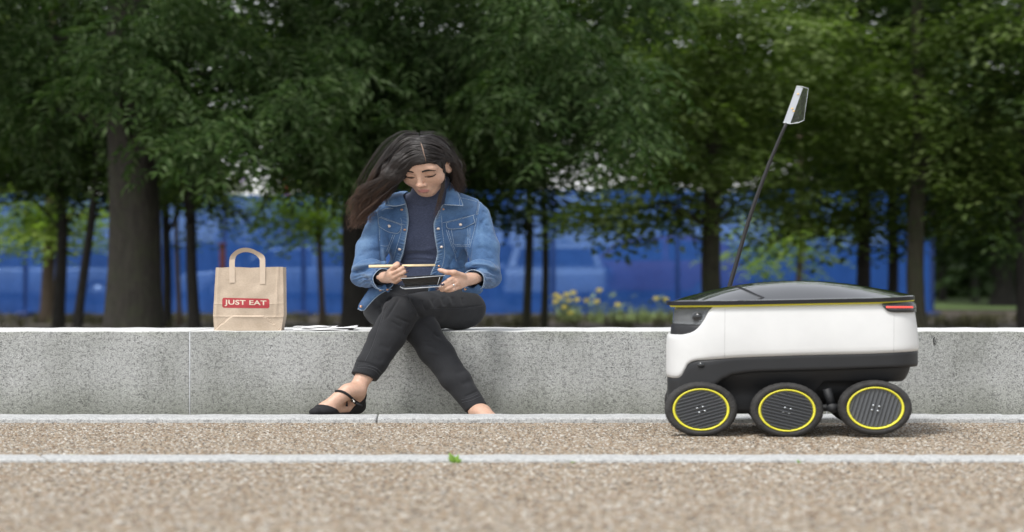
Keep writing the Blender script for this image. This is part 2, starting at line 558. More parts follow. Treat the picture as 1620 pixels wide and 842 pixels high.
def crown(name, clumps, sprays, mat, parent, scale=1.0, droop=0.35):
    """clumps: (world centre, radii, count)"""
    VV = []; TT = []; n0 = 0
    for c, r, cnt in clumps:
        per = np.array_split(np.arange(cnt), len(sprays))
        for sp, idx in zip(sprays, per):
            k = len(idx)
            if k == 0: continue
            ns = max(1, k // 7)
            d0 = RNG.normal(size=(ns, 3)); d0 /= np.linalg.norm(d0, axis=1)[:, None]
            sub_c = d0 * (RNG.random(ns) ** (1 / 2.4))[:, None] * np.array(r)
            pick = RNG.integers(0, ns, k)
            spr = RNG.normal(size=(k, 3)) * np.array((0.20, 0.17, 0.055 if sprays is not ASH else 0.11)) * scale
            pos = np.array(c) + sub_c[pick] + spr
            d = d0[pick] * 0.6 + spr * 3.0
            yaw = np.arctan2(-d[:, 0], d[:, 1]) + RNG.normal(0, 0.7, k)
            pit = -droop + RNG.normal(0, 0.28, k)
            rol = RNG.normal(0, 0.35, k)
            cy, sy, cp, s_p, cr, sr = np.cos(yaw), np.sin(yaw), np.cos(pit), np.sin(pit), np.cos(rol), np.sin(rol)
            Z = np.zeros(k); O = np.ones(k)
            Rz = np.stack([np.stack([cy, -sy, Z], 1), np.stack([sy, cy, Z], 1), np.stack([Z, Z, O], 1)], 1)
            Rx = np.stack([np.stack([O, Z, Z], 1), np.stack([Z, cp, -s_p], 1), np.stack([Z, s_p, cp], 1)], 1)
            Ry = np.stack([np.stack([cr, Z, sr], 1), np.stack([Z, O, Z], 1), np.stack([-sr, Z, cr], 1)], 1)
            R = Rz @ Rx @ Ry
            sc = scale * RNG.uniform(0.8, 1.2, k)
            v = np.einsum('kij,vj->kvi', R, sp[0]) * sc[:, None, None]
            v[:, :, 0] *= 1.2
            v += pos[:, None, :]
            nv = sp[0].shape[0]
            t = sp[1][None] + (np.arange(k) * nv)[:, None, None] + n0
            VV.append(v.reshape(-1, 3)); TT.append(t.reshape(-1, 3)); n0 += k * nv
    o = obj(name, np.concatenate(VV), np.concatenate(TT), mat, parent, smooth=False)
    tag(o, kind='stuff')
    return o

def trunk(path, radii, mat, parent, limbs, name='trunk', n=14, wob=0.06):
    """path: world points from the ground up; limbs: list of (start index, end point, radius)"""
    mb = MB()
    v, f = tube(path, radii, n)
    # uneven round: ridges
    m = len(path)
    vv = v.reshape(m, n, 3)
    for i in range(m):
        c = np.array(path[i])
        ang = np.arange(n) / n * 2 * PI
        k = 1 + wob * np.sin(3 * ang + i * 0.3) + wob * 0.6 * np.sin(5 * ang - i * 0.5)
        vv[i] = c + (vv[i] - c) * k[:, None]
    mb.add(v, f)
    for (i, end, r) in limbs:
        a = np.array(path[i]); b_ = np.array(end)
        mid = a * 0.5 + b_ * 0.5 + np.array((RNG.uniform(-.15, .15), RNG.uniform(-.15, .15), 0.25 * np.linalg.norm(b_ - a) * 0.5))
        pts = spline([a, mid, b_], 9)
        mb.tube([Vector(p) for p in pts], list(np.linspace(r, r * 0.25, 9)), 6)
    return mb.build(name, mat, parent)

def px_clump(px, py, rx, ry, d, rd, cnt):
    p = P(px, py, d)
    return ((p.x, p.y, p.z), (rx / F * d, rd, ry / F * d), cnt)

def make_tree(name, label, group, base_px, d, wpx, top_px, bark, clumps, sprays, leaf, lean=None, high=None, scale=1.0, droop=0.22, flare=1.35, dens=1.0):
    """base_px: column of the trunk at the ground, top_px: column where it enters the crown; wpx: trunk width in the photograph"""
    bx = P(base_px, 500, d).x; tx = P(top_px, 250, d).x
    g = ground_z(bx, d)
    root = thing(name, label, 'tree', (bx, d, g), group)
    r = wpx / 2 / F * d * 0.93
    H = 5.5
    zs = [g - 0.1, g + 0.05, 0.3, 0.7, 1.2, 1.8, 2.5, 3.3, 4.3, H]
    path = []; rad = []
    for i, z in enumerate(zs):
        u = (z - 0.2) / 1.8
        path.append(Vector((bx + (tx - bx) * u + 0.02 * math.sin(z * 2.1 + d), d + 0.03 * math.sin(z * 1.7), z)))
        rad.append(r * (flare if i < 1 else (1.0 + (flare - 1) * 0.65 if i == 1 else (1.06 if i == 2 else max(0.2, 1.0 - 0.13 * max(0, z - 1.0))))))
    cl = []
    limbs = []
    for c in clumps:
        px, py, rx, ry = c[:4]
        dd = d + (c[4] if len(c) > 4 else RNG.uniform(-0.8, 0.8))
        dn = c[5] if len(c) > 5 else 1.0
        area = rx * ry
        cnt = int(dens * dn * max(20, area * (dd / F) ** 2 * 3.14 * (62 if sprays is ASH else 75)))
        k = px_clump(px, py, rx, ry, dd, min(0.9, 0.35 + rx / F * dd * 0.6), cnt)
        cl.append(k)
        zi = min(range(len(zs)), key=lambda i: abs(zs[i] - max(1.3, k[0][2] - 0.4)))
        a_ = path[zi]
        far = math.hypot(k[0][0] - a_.x, k[0][1] - a_.y)
        if far < 1.6 and k[0][2] < 4.5 and len(limbs) < 7: limbs.append((zi, k[0], min(0.05, r * 0.2 + 0.006)))
    trunk(path, rad, bark, root, limbs)
    if high:
        for (dx, dy, dz, rr, cnt) in high:
            cl.append(((bx + dx, d + dy, dz), (rr * 1.25, rr, rr * 0.75), cnt))
    crown('crown', cl, sprays, leaf, root, scale, droop)
    return root

def cap(rr=2.4, z=5.2, n=130):
    n = min(n, 150)
    return [(0, 0, z, rr, n), (-1.2, 0.4, z - 0.6, rr * 0.7, n // 2), (1.2, -0.3, z - 0.5, rr * 0.7, n // 2), (0.2, 0.2, z + 1.7, rr * 0.8, n // 2)]

G1 = 'trees planted behind the stone bench wall'
make_tree('ash_tree', 'large ash tree with thick grey mossy trunk and drooping narrow leaves', G1, 213, 18, 90, 208, M['bark_ash'],
          [(40, 60, 110, 95), (200, 20, 150, 70, -0.5), (375, 105, 95, 85, -0.6), (430, 145, 95, 58, -0.8), (520, 110, 120, 100), (650, 60, 130, 110, 0.4),
           (770, 100, 110, 90), (865, 155, 100, 50, -0.7), (950, 178, 62, 32, -0.9), (900, 60, 110, 90), (315, 195, 45, 22, -1.2), (200, 105, 50, 22, -1.3, 0.8), (40, 180, 80, 45, 0.6),
           (480, 195, 50, 24, -0.6), (700, 170, 110, 55, 0.4), (970, 120, 50, 70, 0, 0.7), (570, 230, 60, 30, 0.3)],
          ASH, M['leaf_ash'], high=[(0, 0, 4.6, 2.4, 200), (2.2, 0.3, 4.2, 1.8, 150), (4.2, 0.2, 4.4, 1.6, 130), (-1.8, 0.5, 4.4, 1.8, 140), (0.5, 0.2, 6.5, 2.4, 160), (3, 0.2, 5.8, 2.0, 130)], droop=0.55, flare=1.2)
make_tree('maple_tree', 'thin dark upright tree left of the thick ash trunk', G1, 95, 24, 19, 97, M['bark_dark'],
          [(60, 30, 120, 80), (20, 290, 60, 30), (120, 300, 50, 24), (90, 210, 110, 70), (30, 250, 80, 60), (170, 260, 60, 45), (110, 270, 70, 35)], BROAD, M['leaf_dark'], high=cap())
make_tree('maple_tree', 'thin dark leaning tree just left of the thick ash trunk', G1, 127, 23, 15, 152, M['bark_dark'],
          [(160, 240, 70, 60), (150, 290, 40, 28), (60, 130, 120, 70)], BROAD, M['leaf_dark'], high=cap())
make_tree('young_tree', 'pale brown trunked tree with lime green leaves before blue fence', G1, 77, 29, 22, 80, M['bark_brown'],
          [(20, 365, 50, 26), (90, 365, 50, 26), (140, 330, 40, 30), (40, 345, 70, 34), (110, 340, 55, 32), (0, 320, 50, 40), (130, 370, 40, 25, 0, 0.7), (60, 380, 50, 20, 0, 0.6)], BROAD, M['leaf_lime'], dens=0.9)
make_tree('maple_tree', 'dark slender tree hugging the right edge of the ash trunk', G1, 262, 26, 15, 264, M['bark_dark'],
          [(280, 40, 130, 80), (270, 150, 80, 60), (275, 310, 45, 36), (250, 280, 50, 30), (325, 290, 35, 26), (270, 240, 70, 50), (300, 290, 50, 32), (270, 345, 30, 40, 0, 0.6), (330, 320, 25, 30, 0, 0.6)], BROAD, M['leaf_maple'], high=cap())
make_tree('maple_tree', 'dark slender leaning tree between ash trunk and paper bag', G1, 308, 22, 19, 299, M['bark_dark'],
          [(400, 50, 120, 80), (400, 150, 80, 60), (285, 298, 34, 22, 0.4), (300, 220, 50, 28), (272, 262, 45, 28), (385, 205, 36, 14)], BROAD, M['leaf_dark'], high=cap())
make_tree('maple_tree', 'thick dark tree standing right behind the seated woman', G1, 560, 20, 46, 566, M['bark_dark'],
          [(560, 50, 130, 80), (680, 40, 130, 80), (760, 270, 80, 40, 0.3), (700, 300, 60, 40, 0.5), (600, 250, 60, 50), (545, 255, 40, 30), (560, 180, 120, 80), (660, 200, 110, 60), (770, 235, 100, 45), (540, 235, 50, 28), (640, 130, 140, 80), (730, 280, 60, 30, 0.3, 0.8)], BROAD, M['leaf_dark'], high=cap(2.6))
make_tree('young_tree', 'bright lime leaved sapling beside the dark trunk behind woman', G1, 508, 27, 10, 506, M['bark_brown'],
          [(495, 320, 40, 34), (512, 355, 30, 30), (500, 335, 30, 34), (520, 305, 30, 30), (485, 350, 22, 22), (510, 375, 24, 22), (470, 335, 16, 16)], BROAD, M['leaf_lime'], dens=0.9)
make_tree('young_tree', 'small lime leaved sapling between the ash trunk and leaning tree', G1, 282, 27, 8, 280, M['bark_brown'],
          [(270, 278, 20, 18), (262, 300, 14, 14), (300, 288, 20, 14), (285, 262, 22, 14)], BROAD, M['leaf_lime'], dens=0.8)
make_tree('maple_tree', 'first of the two thin trunks right of the woman', G1, 835, 24, 14, 836, M['bark_green'],
          [(820, 60, 130, 90), (880, 130, 90, 60), (770, 300, 60, 40), (815, 340, 50, 22), (828, 292, 32, 28, 0.3), (1010, 250, 30, 24), (800, 265, 90, 45), (825, 215, 45, 25), (780, 320, 40, 28), (840, 310, 40, 20, 0, 0.7), (970, 190, 65, 20)], BROAD, M['leaf_dark'], high=cap())
make_tree('maple_tree', 'second of the two thin trunks right of the woman', G1, 862, 24.6, 12, 860, M['bark_green'],
          [(960, 50, 120, 80), (830, 200, 90, 50), (975, 160, 65, 42)], BROAD, M['leaf_maple'], high=cap())
make_tree('maple_tree', 'thick trunked maple directly behind the robot antenna', G1, 1128, 22, 33, 1127, M['bark_green'],
          [(945, 338, 50, 18), (1040, 320, 60, 24), (1050, 290, 60, 34), (1160, 330, 50, 20, 0, 0.8), (1080, 345, 40, 14, 0, 0.6), (1050, 170, 120, 90), (1150, 100, 150, 100), (1230, 190, 110, 80), (1050, 270, 55, 30), (1090, 250, 90, 42), (985, 332, 55, 16), (1000, 340, 50, 16, 0, 0.8), (1180, 280, 70, 36), (1060, 50, 130, 80), (1090, 310, 60, 22, 0.2, 0.7)],
          BROAD, M['leaf_maple'], high=cap(2.8, 5.2, 300))
make_tree('maple_tree', 'dark flared trunk behind the rear half of the robot', G1, 1367, 24, 24, 1364, M['bark_dark'],
          [(1240, 30, 130, 70), (1300, 340, 70, 34), (1240, 310, 70, 34), (1330, 375, 60, 18), (1390, 340, 50, 30), (1210, 290, 60, 40), (1330, 250, 110, 60), (1380, 150, 130, 110), (1290, 310, 70, 36), (1260, 120, 110, 90), (1350, 330, 50, 22)], BROAD, M['leaf_maple'], high=cap(2.6), flare=1.8)
make_tree('maple_tree', 'thin dark trunk between the flared one and the green one', G1, 1411, 25, 18, 1413, M['bark_dark'],
          [(1480, 40, 120, 70), (1440, 330, 60, 36), (1400, 290, 60, 40), (1440, 375, 40, 16, 0, 0.7), (1430, 260, 90, 55), (1400, 60, 130, 90), (1420, 320, 40, 24)], BROAD, M['leaf_dark'], high=cap())
make_tree('maple_tree', 'green stained thick trunk right behind the robot tail light', G1, 1451, 22, 30, 1452, M['bark_green'],
          [(1540, 300, 90, 40, 0.4), (1480, 270, 70, 50), (1500, 130, 140, 100), (1520, 220, 110, 55), (1460, 210, 100, 50), (1590, 180, 90, 90), (1570, 60, 120, 80), (1530, 280, 80, 30, 0.5, 0.8)], BROAD, M['leaf_maple'], high=cap(2.8))
make_tree('maple_tree', 'dark trunk cut by the picture edge on the robot side', G1, 1618, 22, 16, 1617, M['bark_dark'],
          [(1600, 60, 110, 90), (1560, 340, 60, 30), (1610, 370, 40, 40), (1600, 260, 70, 50), (1640, 150, 100, 110), (1590, 320, 60, 34)], BROAD, M['leaf_dark'], high=cap())
make_tree('young_tree', 'small pale tree with light leaves just behind the robot lid', G1, 1264, 30, 11, 1266, M['bark_brown'],
          [(1225, 375, 45, 30), (1195, 400, 26, 18), (1262, 355, 34, 30), (1240, 410, 36, 16), (1210, 350, 26, 22)], BROAD, M['leaf_lime'], dens=0.8)

G2 = 'distant trees beyond the blue fence'
for (px, d, wpx, lab, cl) in [
    (60, 55, 14, 'dark distant tree beyond the far end of the fence beside lime tree', [(40, 180, 160, 110), (160, 220, 90, 90), (-20, 260, 80, 70)]),
    (250, 58, 12, 'dark distant tree behind the ash trunk over the fence', [(215, 175, 95, 95), (275, 230, 35, 40)]),
    (620, 58, 14, 'dark distant tree behind the head of the woman', [(620, 180, 150, 110), (720, 260, 80, 60), (560, 270, 60, 50)]),
    (800, 60, 12, 'dark distant tree behind the two thin trunks', [(765, 170, 85, 80), (795, 245, 32, 40)]),
    (1050, 56, 14, 'distant tree behind the flag of the robot', [(1075, 165, 95, 105), (1150, 200, 90, 100), (1015, 290, 28, 28)]),
    (1300, 56, 14, 'distant tree over the blue fence behind the robot', [(1290, 180, 140, 130), (1400, 230, 90, 100)]),
    (1600, 62, 20, 'broad dark crowned tree at the far edge of the lawn', [(1520, 340, 90, 80), (1600, 380, 70, 70), (1560, 260, 120, 90), (1640, 300, 90, 120)]),
    (1490, 52, 12, 'distant dark tree on the lawn left of the wide one', [(1500, 330, 50, 70), (1480, 240, 90, 70)]),
    (1542, 50, 13, 'slim distant trunk in the middle of the bright lawn', [(1540, 320, 60, 70), (1560, 220, 90, 70)]),
    (1585, 46, 40, 'wide dark distant trunk on the lawn near the picture edge', [(1600, 330, 50, 70), (1620, 220, 100, 90), (1580, 400, 30, 20)]),
    (1515, 75, 16, 'farthest grey trunk across the bright lawn', [(1500, 370, 70, 50), (1580, 380, 60, 50)]),
]:
    make_tree('distant_tree', lab, G2, px, d, wpx, px, M['bark_dark'], cl, BIGB, M['leaf_far'], scale=1.6, dens=0.5, high=[(0, 0, 8.5, 4.0, 220)])

# more trees beside the ones in view, and the woods that close the park
G3 = 'further trees of the same planting'
for i, (x, d, lab) in enumerate([(-8.2, 23, 'maple past the ash trunk, nearer one of the pair at the fence end'), (-10.6, 29, 'maple past the ash trunk, farther one of the pair at the fence end'),
                                 (9.6, 26, 'maple past the robot side of the planting, middle one of three'), (12.0, 22, 'maple past the robot side of the planting, one closest to the wall'), (12.5, 33, 'maple past the robot side of the planting, one at the lawn edge')]):
    pxc = 810 + x / d * F
    make_tree('maple_tree', lab, G3, pxc, d, 28, pxc + 4, M['bark_dark'], [(pxc - 60, 180, 130, 90), (pxc + 70, 200, 120, 80), (pxc, 60, 160, 90), (pxc + 20, 270, 110, 40)], BROAD, M['leaf_maple'], high=cap(2.6))
wd_ = []
for a_ in np.arange(-62, 63, 3.0):
    if abs(a_) < 19: continue
    dd = 85 + 8 * math.sin(a_ * 1.7)
    x_, y_ = dd * math.sin(math.radians(a_)), dd * math.cos(math.radians(a_))
    for k_ in range(3):
        wd_.append(((x_ + RNG.uniform(-2, 2), y_, 1.8 + 3.2 * k_ + RNG.uniform(-.5, .5)), (4.2, 2.5, 2.6), 36))
crown('distant_woods', wd_, BIGB, M['leaf_far'], None, 3.2)

# grass tufts between wall and fence, as one mass
def tufts(name, spots, mat, blade=0.16, per=26):
    V = []; T = []; n = 0
    for (x, y, z) in spots:
        for _ in range(per):
            a = RNG.uniform(0, 2 * PI); l = blade * RNG.uniform(0.5, 1.2); sp_ = RNG.uniform(0.1, 0.8)
            bx, by = x + RNG.normal(0, 0.06), y + RNG.normal(0, 0.06)
            dx, dy = math.cos(a) * sp_ * l, math.sin(a) * sp_ * l
            wv = 0.006 + 0.03 * blade
            V += [(bx - wv * math.sin(a), by + wv * math.cos(a), z), (bx + wv * math.sin(a), by - wv * math.cos(a), z), (bx + dx, by + dy, z + l)]
            T.append((n, n + 1, n + 2)); n += 3
    return V, np.array(T)
sp = []
for _ in range(520):
    y = RNG.uniform(25, 34.5); x = RNG.uniform(-0.30, 0.30) * y
    sp.append((x, y, ground_z(x, y)))
v, f = tufts('grass', sp, None, 0.14, 14)
tag(obj('grass', v, f, simple('dry_grass', (0.075, 0.072, 0.032), 0.9, var=0.4, vscale=1.5), smooth=False), 'patchy grass between the trees and the blue fence', kind='stuff')

# ---------------------------------------------------------------- blue mesh fence with parked cars behind it
def mat_netting():
    m, t, b = mat_new('blue_netting')
    n = tex_noise(t, 0.7, 5)
    c = ramp(t, n, [(0.3, (0.005, 0.062, 0.29)), (0.7, (0.010, 0.094, 0.40))])
    t.links.new(c, b.inputs['Base Color'])
    b.inputs['Roughness'].default_value = 0.6
    tr = t.nodes.new('ShaderNodeBsdfTransparent')
    tr.inputs['Color'].default_value = (0.45, 0.65, 1, 1)
    mx = t.nodes.new('ShaderNodeMixShader')
    mx.inputs[0].default_value = 0.17
    t.links.new(b.outputs[0], mx.inputs[1]); t.links.new(tr.outputs[0], mx.inputs[2])
    t.links.new(mx.outputs[0], t.nodes['Material Output'].inputs['Surface'])
    bp(t, b, tex_noise(t, 2.2, 4), 0.5, 0.05)
    return m
M['net'] = mat_netting()
M['post'] = simple('fence_post_blue', (0.015, 0.04, 0.16), 0.5)
M['postr'] = simple('rust_red_post', (0.10, 0.018, 0.014), 0.7, var=0.3)
FD = 35.0
fence = thing('mesh_fence', 'long blue mesh fence across the far side of the trees', 'fence', (0, FD, 0))
edges = [-1400, -1150, -900, -650, -400, -160, 40, 240, 355, 480, 600, 735, 875, 1072, 1275, 1474]
ZT = lambda px: P(0, 307 if px < 600 else 300, FD).z
for i in range(len(edges) - 1):
    x0, x1 = P(edges[i], 0, FD).x + 0.03, P(edges[i + 1], 0, FD).x - 0.03
    zt = ZT((edges[i] + edges[i + 1]) / 2)
    nx, nz = 24, 12
    V = []; 
    ph = RNG.uniform(0, 6)
    for j in range(nz + 1):
        for k in range(nx + 1):
            u, w_ = k / nx, j / nz
            bulge = 0.05 * math.sin(u * PI) * math.sin(w_ * PI) * math.sin(ph + u * 5) + 0.012 * math.sin(u * 40 + w_ * 9 + ph)
            V.append((x0 + (x1 - x0) * u, FD + bulge, 0.04 + (zt - 0.04) * w_ - 0.02 * math.sin(u * PI) * (j == nz)))
    Fq = [[j * (nx + 1) + k, j * (nx + 1) + k + 1, (j + 1) * (nx + 1) + k + 1, (j + 1) * (nx + 1) + k] for j in range(nz) for k in range(nx)]
    obj('mesh_panel', V, Fq, M['net'], fence)
    for zz in (0.12, zt - 0.06):
        MB().tube([(x0, FD + 0.08, zz), (x1, FD + 0.08, zz)], 0.022, 8).build('rail', M['post'], fence)
for px in edges:
    x = P(px, 0, FD).x
    mb = MB()
    mb.box(x - 0.05, x + 0.05, FD + 0.02, FD + 0.09, -0.1, ZT(px) + 0.03, 0.01)
    mb.box(x - 0.11, x + 0.11, FD - 0.25, FD + 0.5, -0.02, 0.09, 0.02)
    mb.build('post', M['post'], fence)
# the last post stands free and thicker at the lawn
# a rust-red post in front of the fence
xr = P(352, 0, 33).x
rp = thing('marker_post', 'short rust red post before the blue fence above the paper bag', 'post', (xr, 33, 0))
mb = MB(); mb.box(xr - 0.045, xr + 0.045, 32.96, 33.04, -0.1, P(0, 388, 33).z, 0.012); mb.build('post_shaft', M['postr'], rp)
mb = MB(); mb.box(xr - 0.06, xr + 0.06, 32.945, 33.055, P(0, 388, 33).z, P(0, 385, 33).z, 0.01); mb.build('post_cap', M['postr'], rp)

M['glassd'] = simple('car_glass', (0.02, 0.025, 0.03), 0.05, spec=0.6)
M['rubber'] = simple('tyre_rubber', (0.030, 0.029, 0.028), 0.8, var=0.45, vscale=25, bump=0.4, bscale=120)
M['chrome'] = simple('wheel_metal', (0.5, 0.5, 0.52), 0.3, 0.9)
M['lampc'] = simple('headlamp', (0.75, 0.77, 0.8), 0.15)
M['platew'] = simple('number_plate', (0.7, 0.7, 0.65), 0.4)

def car(label, px, d, paint, length=4.3, wid=1.8, hgt=1.5, side=True):
    x = P(px, 0, d).x
    g = ground_z(x, d)
    root = thing('parked_car', label, 'car', (x, d, g), 'cars parked beyond the blue fence')
    # local frame: l along the car, s across, z up; side view -> l on x
    def W(l, s, z):
        return (x + l * SX, d + s, g + z) if side else (x + s * SX, d - l, g + z)
    prof_body = [(-0.5, 0.28), (-0.5, 0.62), (-0.47, 0.78), (-0.25, 0.90), (0.22, 0.93), (0.45, 0.90), (0.5, 0.75), (0.5, 0.28)]
    prof_cab = [(-0.28, 0.88), (-0.14, 1.36), (-0.05, 1.47), (0.2, 1.5), (0.36, 1.42), (0.46, 0.90)]
    k = hgt / 1.5
    def extr(prof, s0, s1, name, mat, par, pinch=0.0):
        V = []; n = len(prof)
        for s in (s0, s0 * 0.92 if 0 else s0, s1, s1):
            pass
        for t_, s in enumerate((s0, s1)):
            for (l, z) in prof:
                sh = 1 - pinch * max(0, (z - 0.9) / 0.6)
                V.append(W(l * length, s * sh, z * k))
        Fq = [[i, (i + 1) % n, n + (i + 1) % n, n + i] for i in range(n)] + [list(range(n))[::-1], list(range(n, 2 * n))]
        bm = bmesh.new(); vs = [bm.verts.new(v) for v in V]
        for fc in Fq: bm.faces.new([vs[i] for i in fc])
        bmesh.ops.recalc_face_normals(bm, faces=bm.faces[:])
        bmesh.ops.bevel(bm, geom=bm.edges[:], offset=0.06, segments=2, profile=0.6, affect='EDGES', clamp_overlap=True)
        bm.verts.index_update()
        o = obj(name, [v.co[:] for v in bm.verts], [[v.index for v in f.verts] for f in bm.faces], mat, par)
        bm.free()
        return o
    h = wid / 2
    body = extr(prof_body, -h, h, 'body', paint, root)
    cab = extr(prof_cab, -h * 0.96, h * 0.96, 'cabin', paint, root, 0.18)
    def pane(pts, name='window'):
        MB().add([W(*p) for p in pts], [list(range(len(pts)))]).build(name, M['glassd'], root, smooth=False)
    for s in (-1, 1):
        q = lambda l, z: (l * length, s * (h * 0.96 * (1 - 0.18 * max(0, (z - 0.9) / 0.6)) + 0.012), z * k)
        pane([q(-0.22, 0.96), q(-0.12, 1.36), q(0.08, 1.40), q(0.08, 0.96)])
        pane([q(0.10, 0.96), q(0.10, 1.40), q(0.31, 1.36), q(0.38, 0.96)])
    pane([(-0.272 * length - 0.03, -h * .8, .95 * k), (-0.272 * length - 0.03, h * .8, .95 * k), (-0.15 * length - 0.03, h * .72, 1.34 * k), (-0.15 * length - 0.03, -h * .72, 1.34 * k)], 'windscreen')
    pane([(0.452 * length + 0.03, -h * .8, .97 * k), (0.452 * length + 0.03, h * .8, .97 * k), (0.38 * length + 0.03, h * .7, 1.36 * k), (0.38 * length + 0.03, -h * .7, 1.36 * k)], 'rear_window')
    for l in (-0.31, 0.30):
        for s in (-1, 1):
            c = W(l * length, s * (h - 0.1), 0.32)
            ax = (0, 1, 0) if side else (1, 0, 0)
            wl = MB().disc(c, ax, 0.32, 0.22, 20, SX if side else 1).build('wheel', M['rubber'], root)
            c2 = W(l * length, s * (h + 0.015), 0.32)
            MB().disc(c2, ax, 0.2, 0.02, 16, SX if side else 1).build('hub_cap', M['chrome'], wl)
    for s in (-1, 1):
        c = W(-0.5 * length + 0.02, s * h * 0.72, 0.66)
        MB().disc(c, (1, 0, 0) if side else (0, 1, 0), 0.11, 0.08, 12).build('headlight', M['lampc'], root)
        a = W(-0.2 * length, s * (h + 0.1), 0.98)
        MB().box(a[0] - 0.09, a[0] + 0.09, a[1] - 0.07, a[1] + 0.07, a[2] - 0.06, a[2] + 0.07, 0.02).build('wing_mirror', paint, root)
    return root
M['paintw'] = simple('white_car_paint', (0.75, 0.76, 0.77), 0.25, coat=0.4)
M['paintr'] = simple('dark_red_car_paint', (0.30, 0.03, 0.05), 0.25, coat=0.5)
M['paints'] = simple('silver_car_paint', (0.45, 0.47, 0.50), 0.3, 0.3, coat=0.4)
car('white hatchback facing the fence, seen faintly through the blue mesh', 876, 50, M['paintw'], 4.2, 1.85, 1.55, side=False)
car('dark red car parked side-on behind the blue mesh', 1020, 50, M['paintr'], 3.9, 1.8, 1.75)
car('silver car seen faintly through the mesh near the paper bag', 470, 50, M['paints'], 4.4, 1.8, 1.5)
car('second silver car seen faintly through the mesh beside the ash trunk', 60, 50, M['paints'], 4.4, 1.8, 1.5)

# dark leafy backdrop added behind the cars to block bright sky through the mesh
hd = thing('hedge_backdrop', 'long dark leafy backdrop added behind the parked cars to block sky through the mesh', 'hedge_backdrop', (0, 57, 0))
crown('backdrop_leaves', [((x, 57, z), (1.6, 0.8, 0.55), 26) for x in np.arange(-18, 16, 1.5) for z in (0.5, 1.25)], BIGB, M['leaf_dark'], hd, 1.6)
mb = MB()
for x in np.arange(-18, 16, 1.1):
    mb.tube([(x, 57.2, 0), (x + 0.1, 57.2, 1.4)], [0.04, 0.015], 5)
tag(mb.build('stems', M['bark_dark'], hd), kind='stuff')
MB().box(-20, 17, 57.5, 57.9, -0.1, 1.75, 0.05).build('backdrop_core', M['leaf_dark'], hd)
# white hut with a red door rising over the fence
hx0, hx1 = P(425, 0, 62).x, P(492, 0, 62).x
hz = P(0, 262, 62).z
M['hutw'] = simple('white_cladding', (0.82, 0.83, 0.85), 0.5)
M['hutr'] = simple('red_panel', (0.55, 0.03, 0.05), 0.5)
hut = thing('site_hut', 'white upper hut with a red panel peeping over the blue fence', 'hut', ((hx0 + hx1) / 2, 62, 0))
MB().box(hx0, hx1, 62, 65, -0.2, hz, 0.02).build('wall', M['hutw'], hut)
MB().box(hx0 - 0.15, hx1 + 0.15, 61.8, 65.2, hz, hz + 0.12, 0.02).build('roof', M['hutw'], hut)
a, b_ = P(449, 0, 61.98).x, P(459, 0, 61.98).x
MB().box(a, b_, 61.95, 61.998, 0.2, P(0, 279, 62).z, 0.01).build('red_panel', M['hutr'], hut)

# purple flowering shrub above the fence
pc = P(360, 285, 38)
shr = thing('flowering_shrub', 'shrub with purple flower heads showing above the blue fence', 'shrub', (pc.x, 38, 0))
M['purple'] = simple('purple_petals', (0.28, 0.09, 0.50), 0.6, var=0.25)
crown('crown', [((pc.x + dx, 38.3, z), (0.5, 0.45, 0.6), 30) for dx, z in ((-0.3, 1.0), (0.4, 1.2), (0.1, 1.8), (-0.1, 2.3))], BROAD, M['leaf_dark'], shr, 1.0)
MB().tube([(pc.x, 38.3, 0), (pc.x + 0.1, 38.3, 1.2), (pc.x, 38.3, 2.3)], [0.05, 0.04, 0.015], 7).build('stem', M['bark_brown'], shr)
for (px, py) in ((346, 280), (350, 296), (342, 292), (374, 274), (386, 293), (360, 268), (332, 300), (379, 300)):
    c = P(px, py, 37.8)
    mb = MB()
    for k in range(24):
        z = RNG.uniform(-0.11, 0.13); r = 0.085 * (1 - abs(z) / 0.16)
        a = RNG.uniform(0, 2 * PI)
        q = c + Vector((1.2 * r * math.cos(a), r * math.sin(a), z))
        mb.add([q + Vector((RNG.normal(0, .022), RNG.normal(0, .022), RNG.normal(0, .022))) for _ in range(4)], [[0, 1, 2], [0, 2, 3], [0, 3, 1], [1, 3, 2]])
    tag(mb.build('flower_spike', M['purple'], shr, smooth=False), kind='stuff')

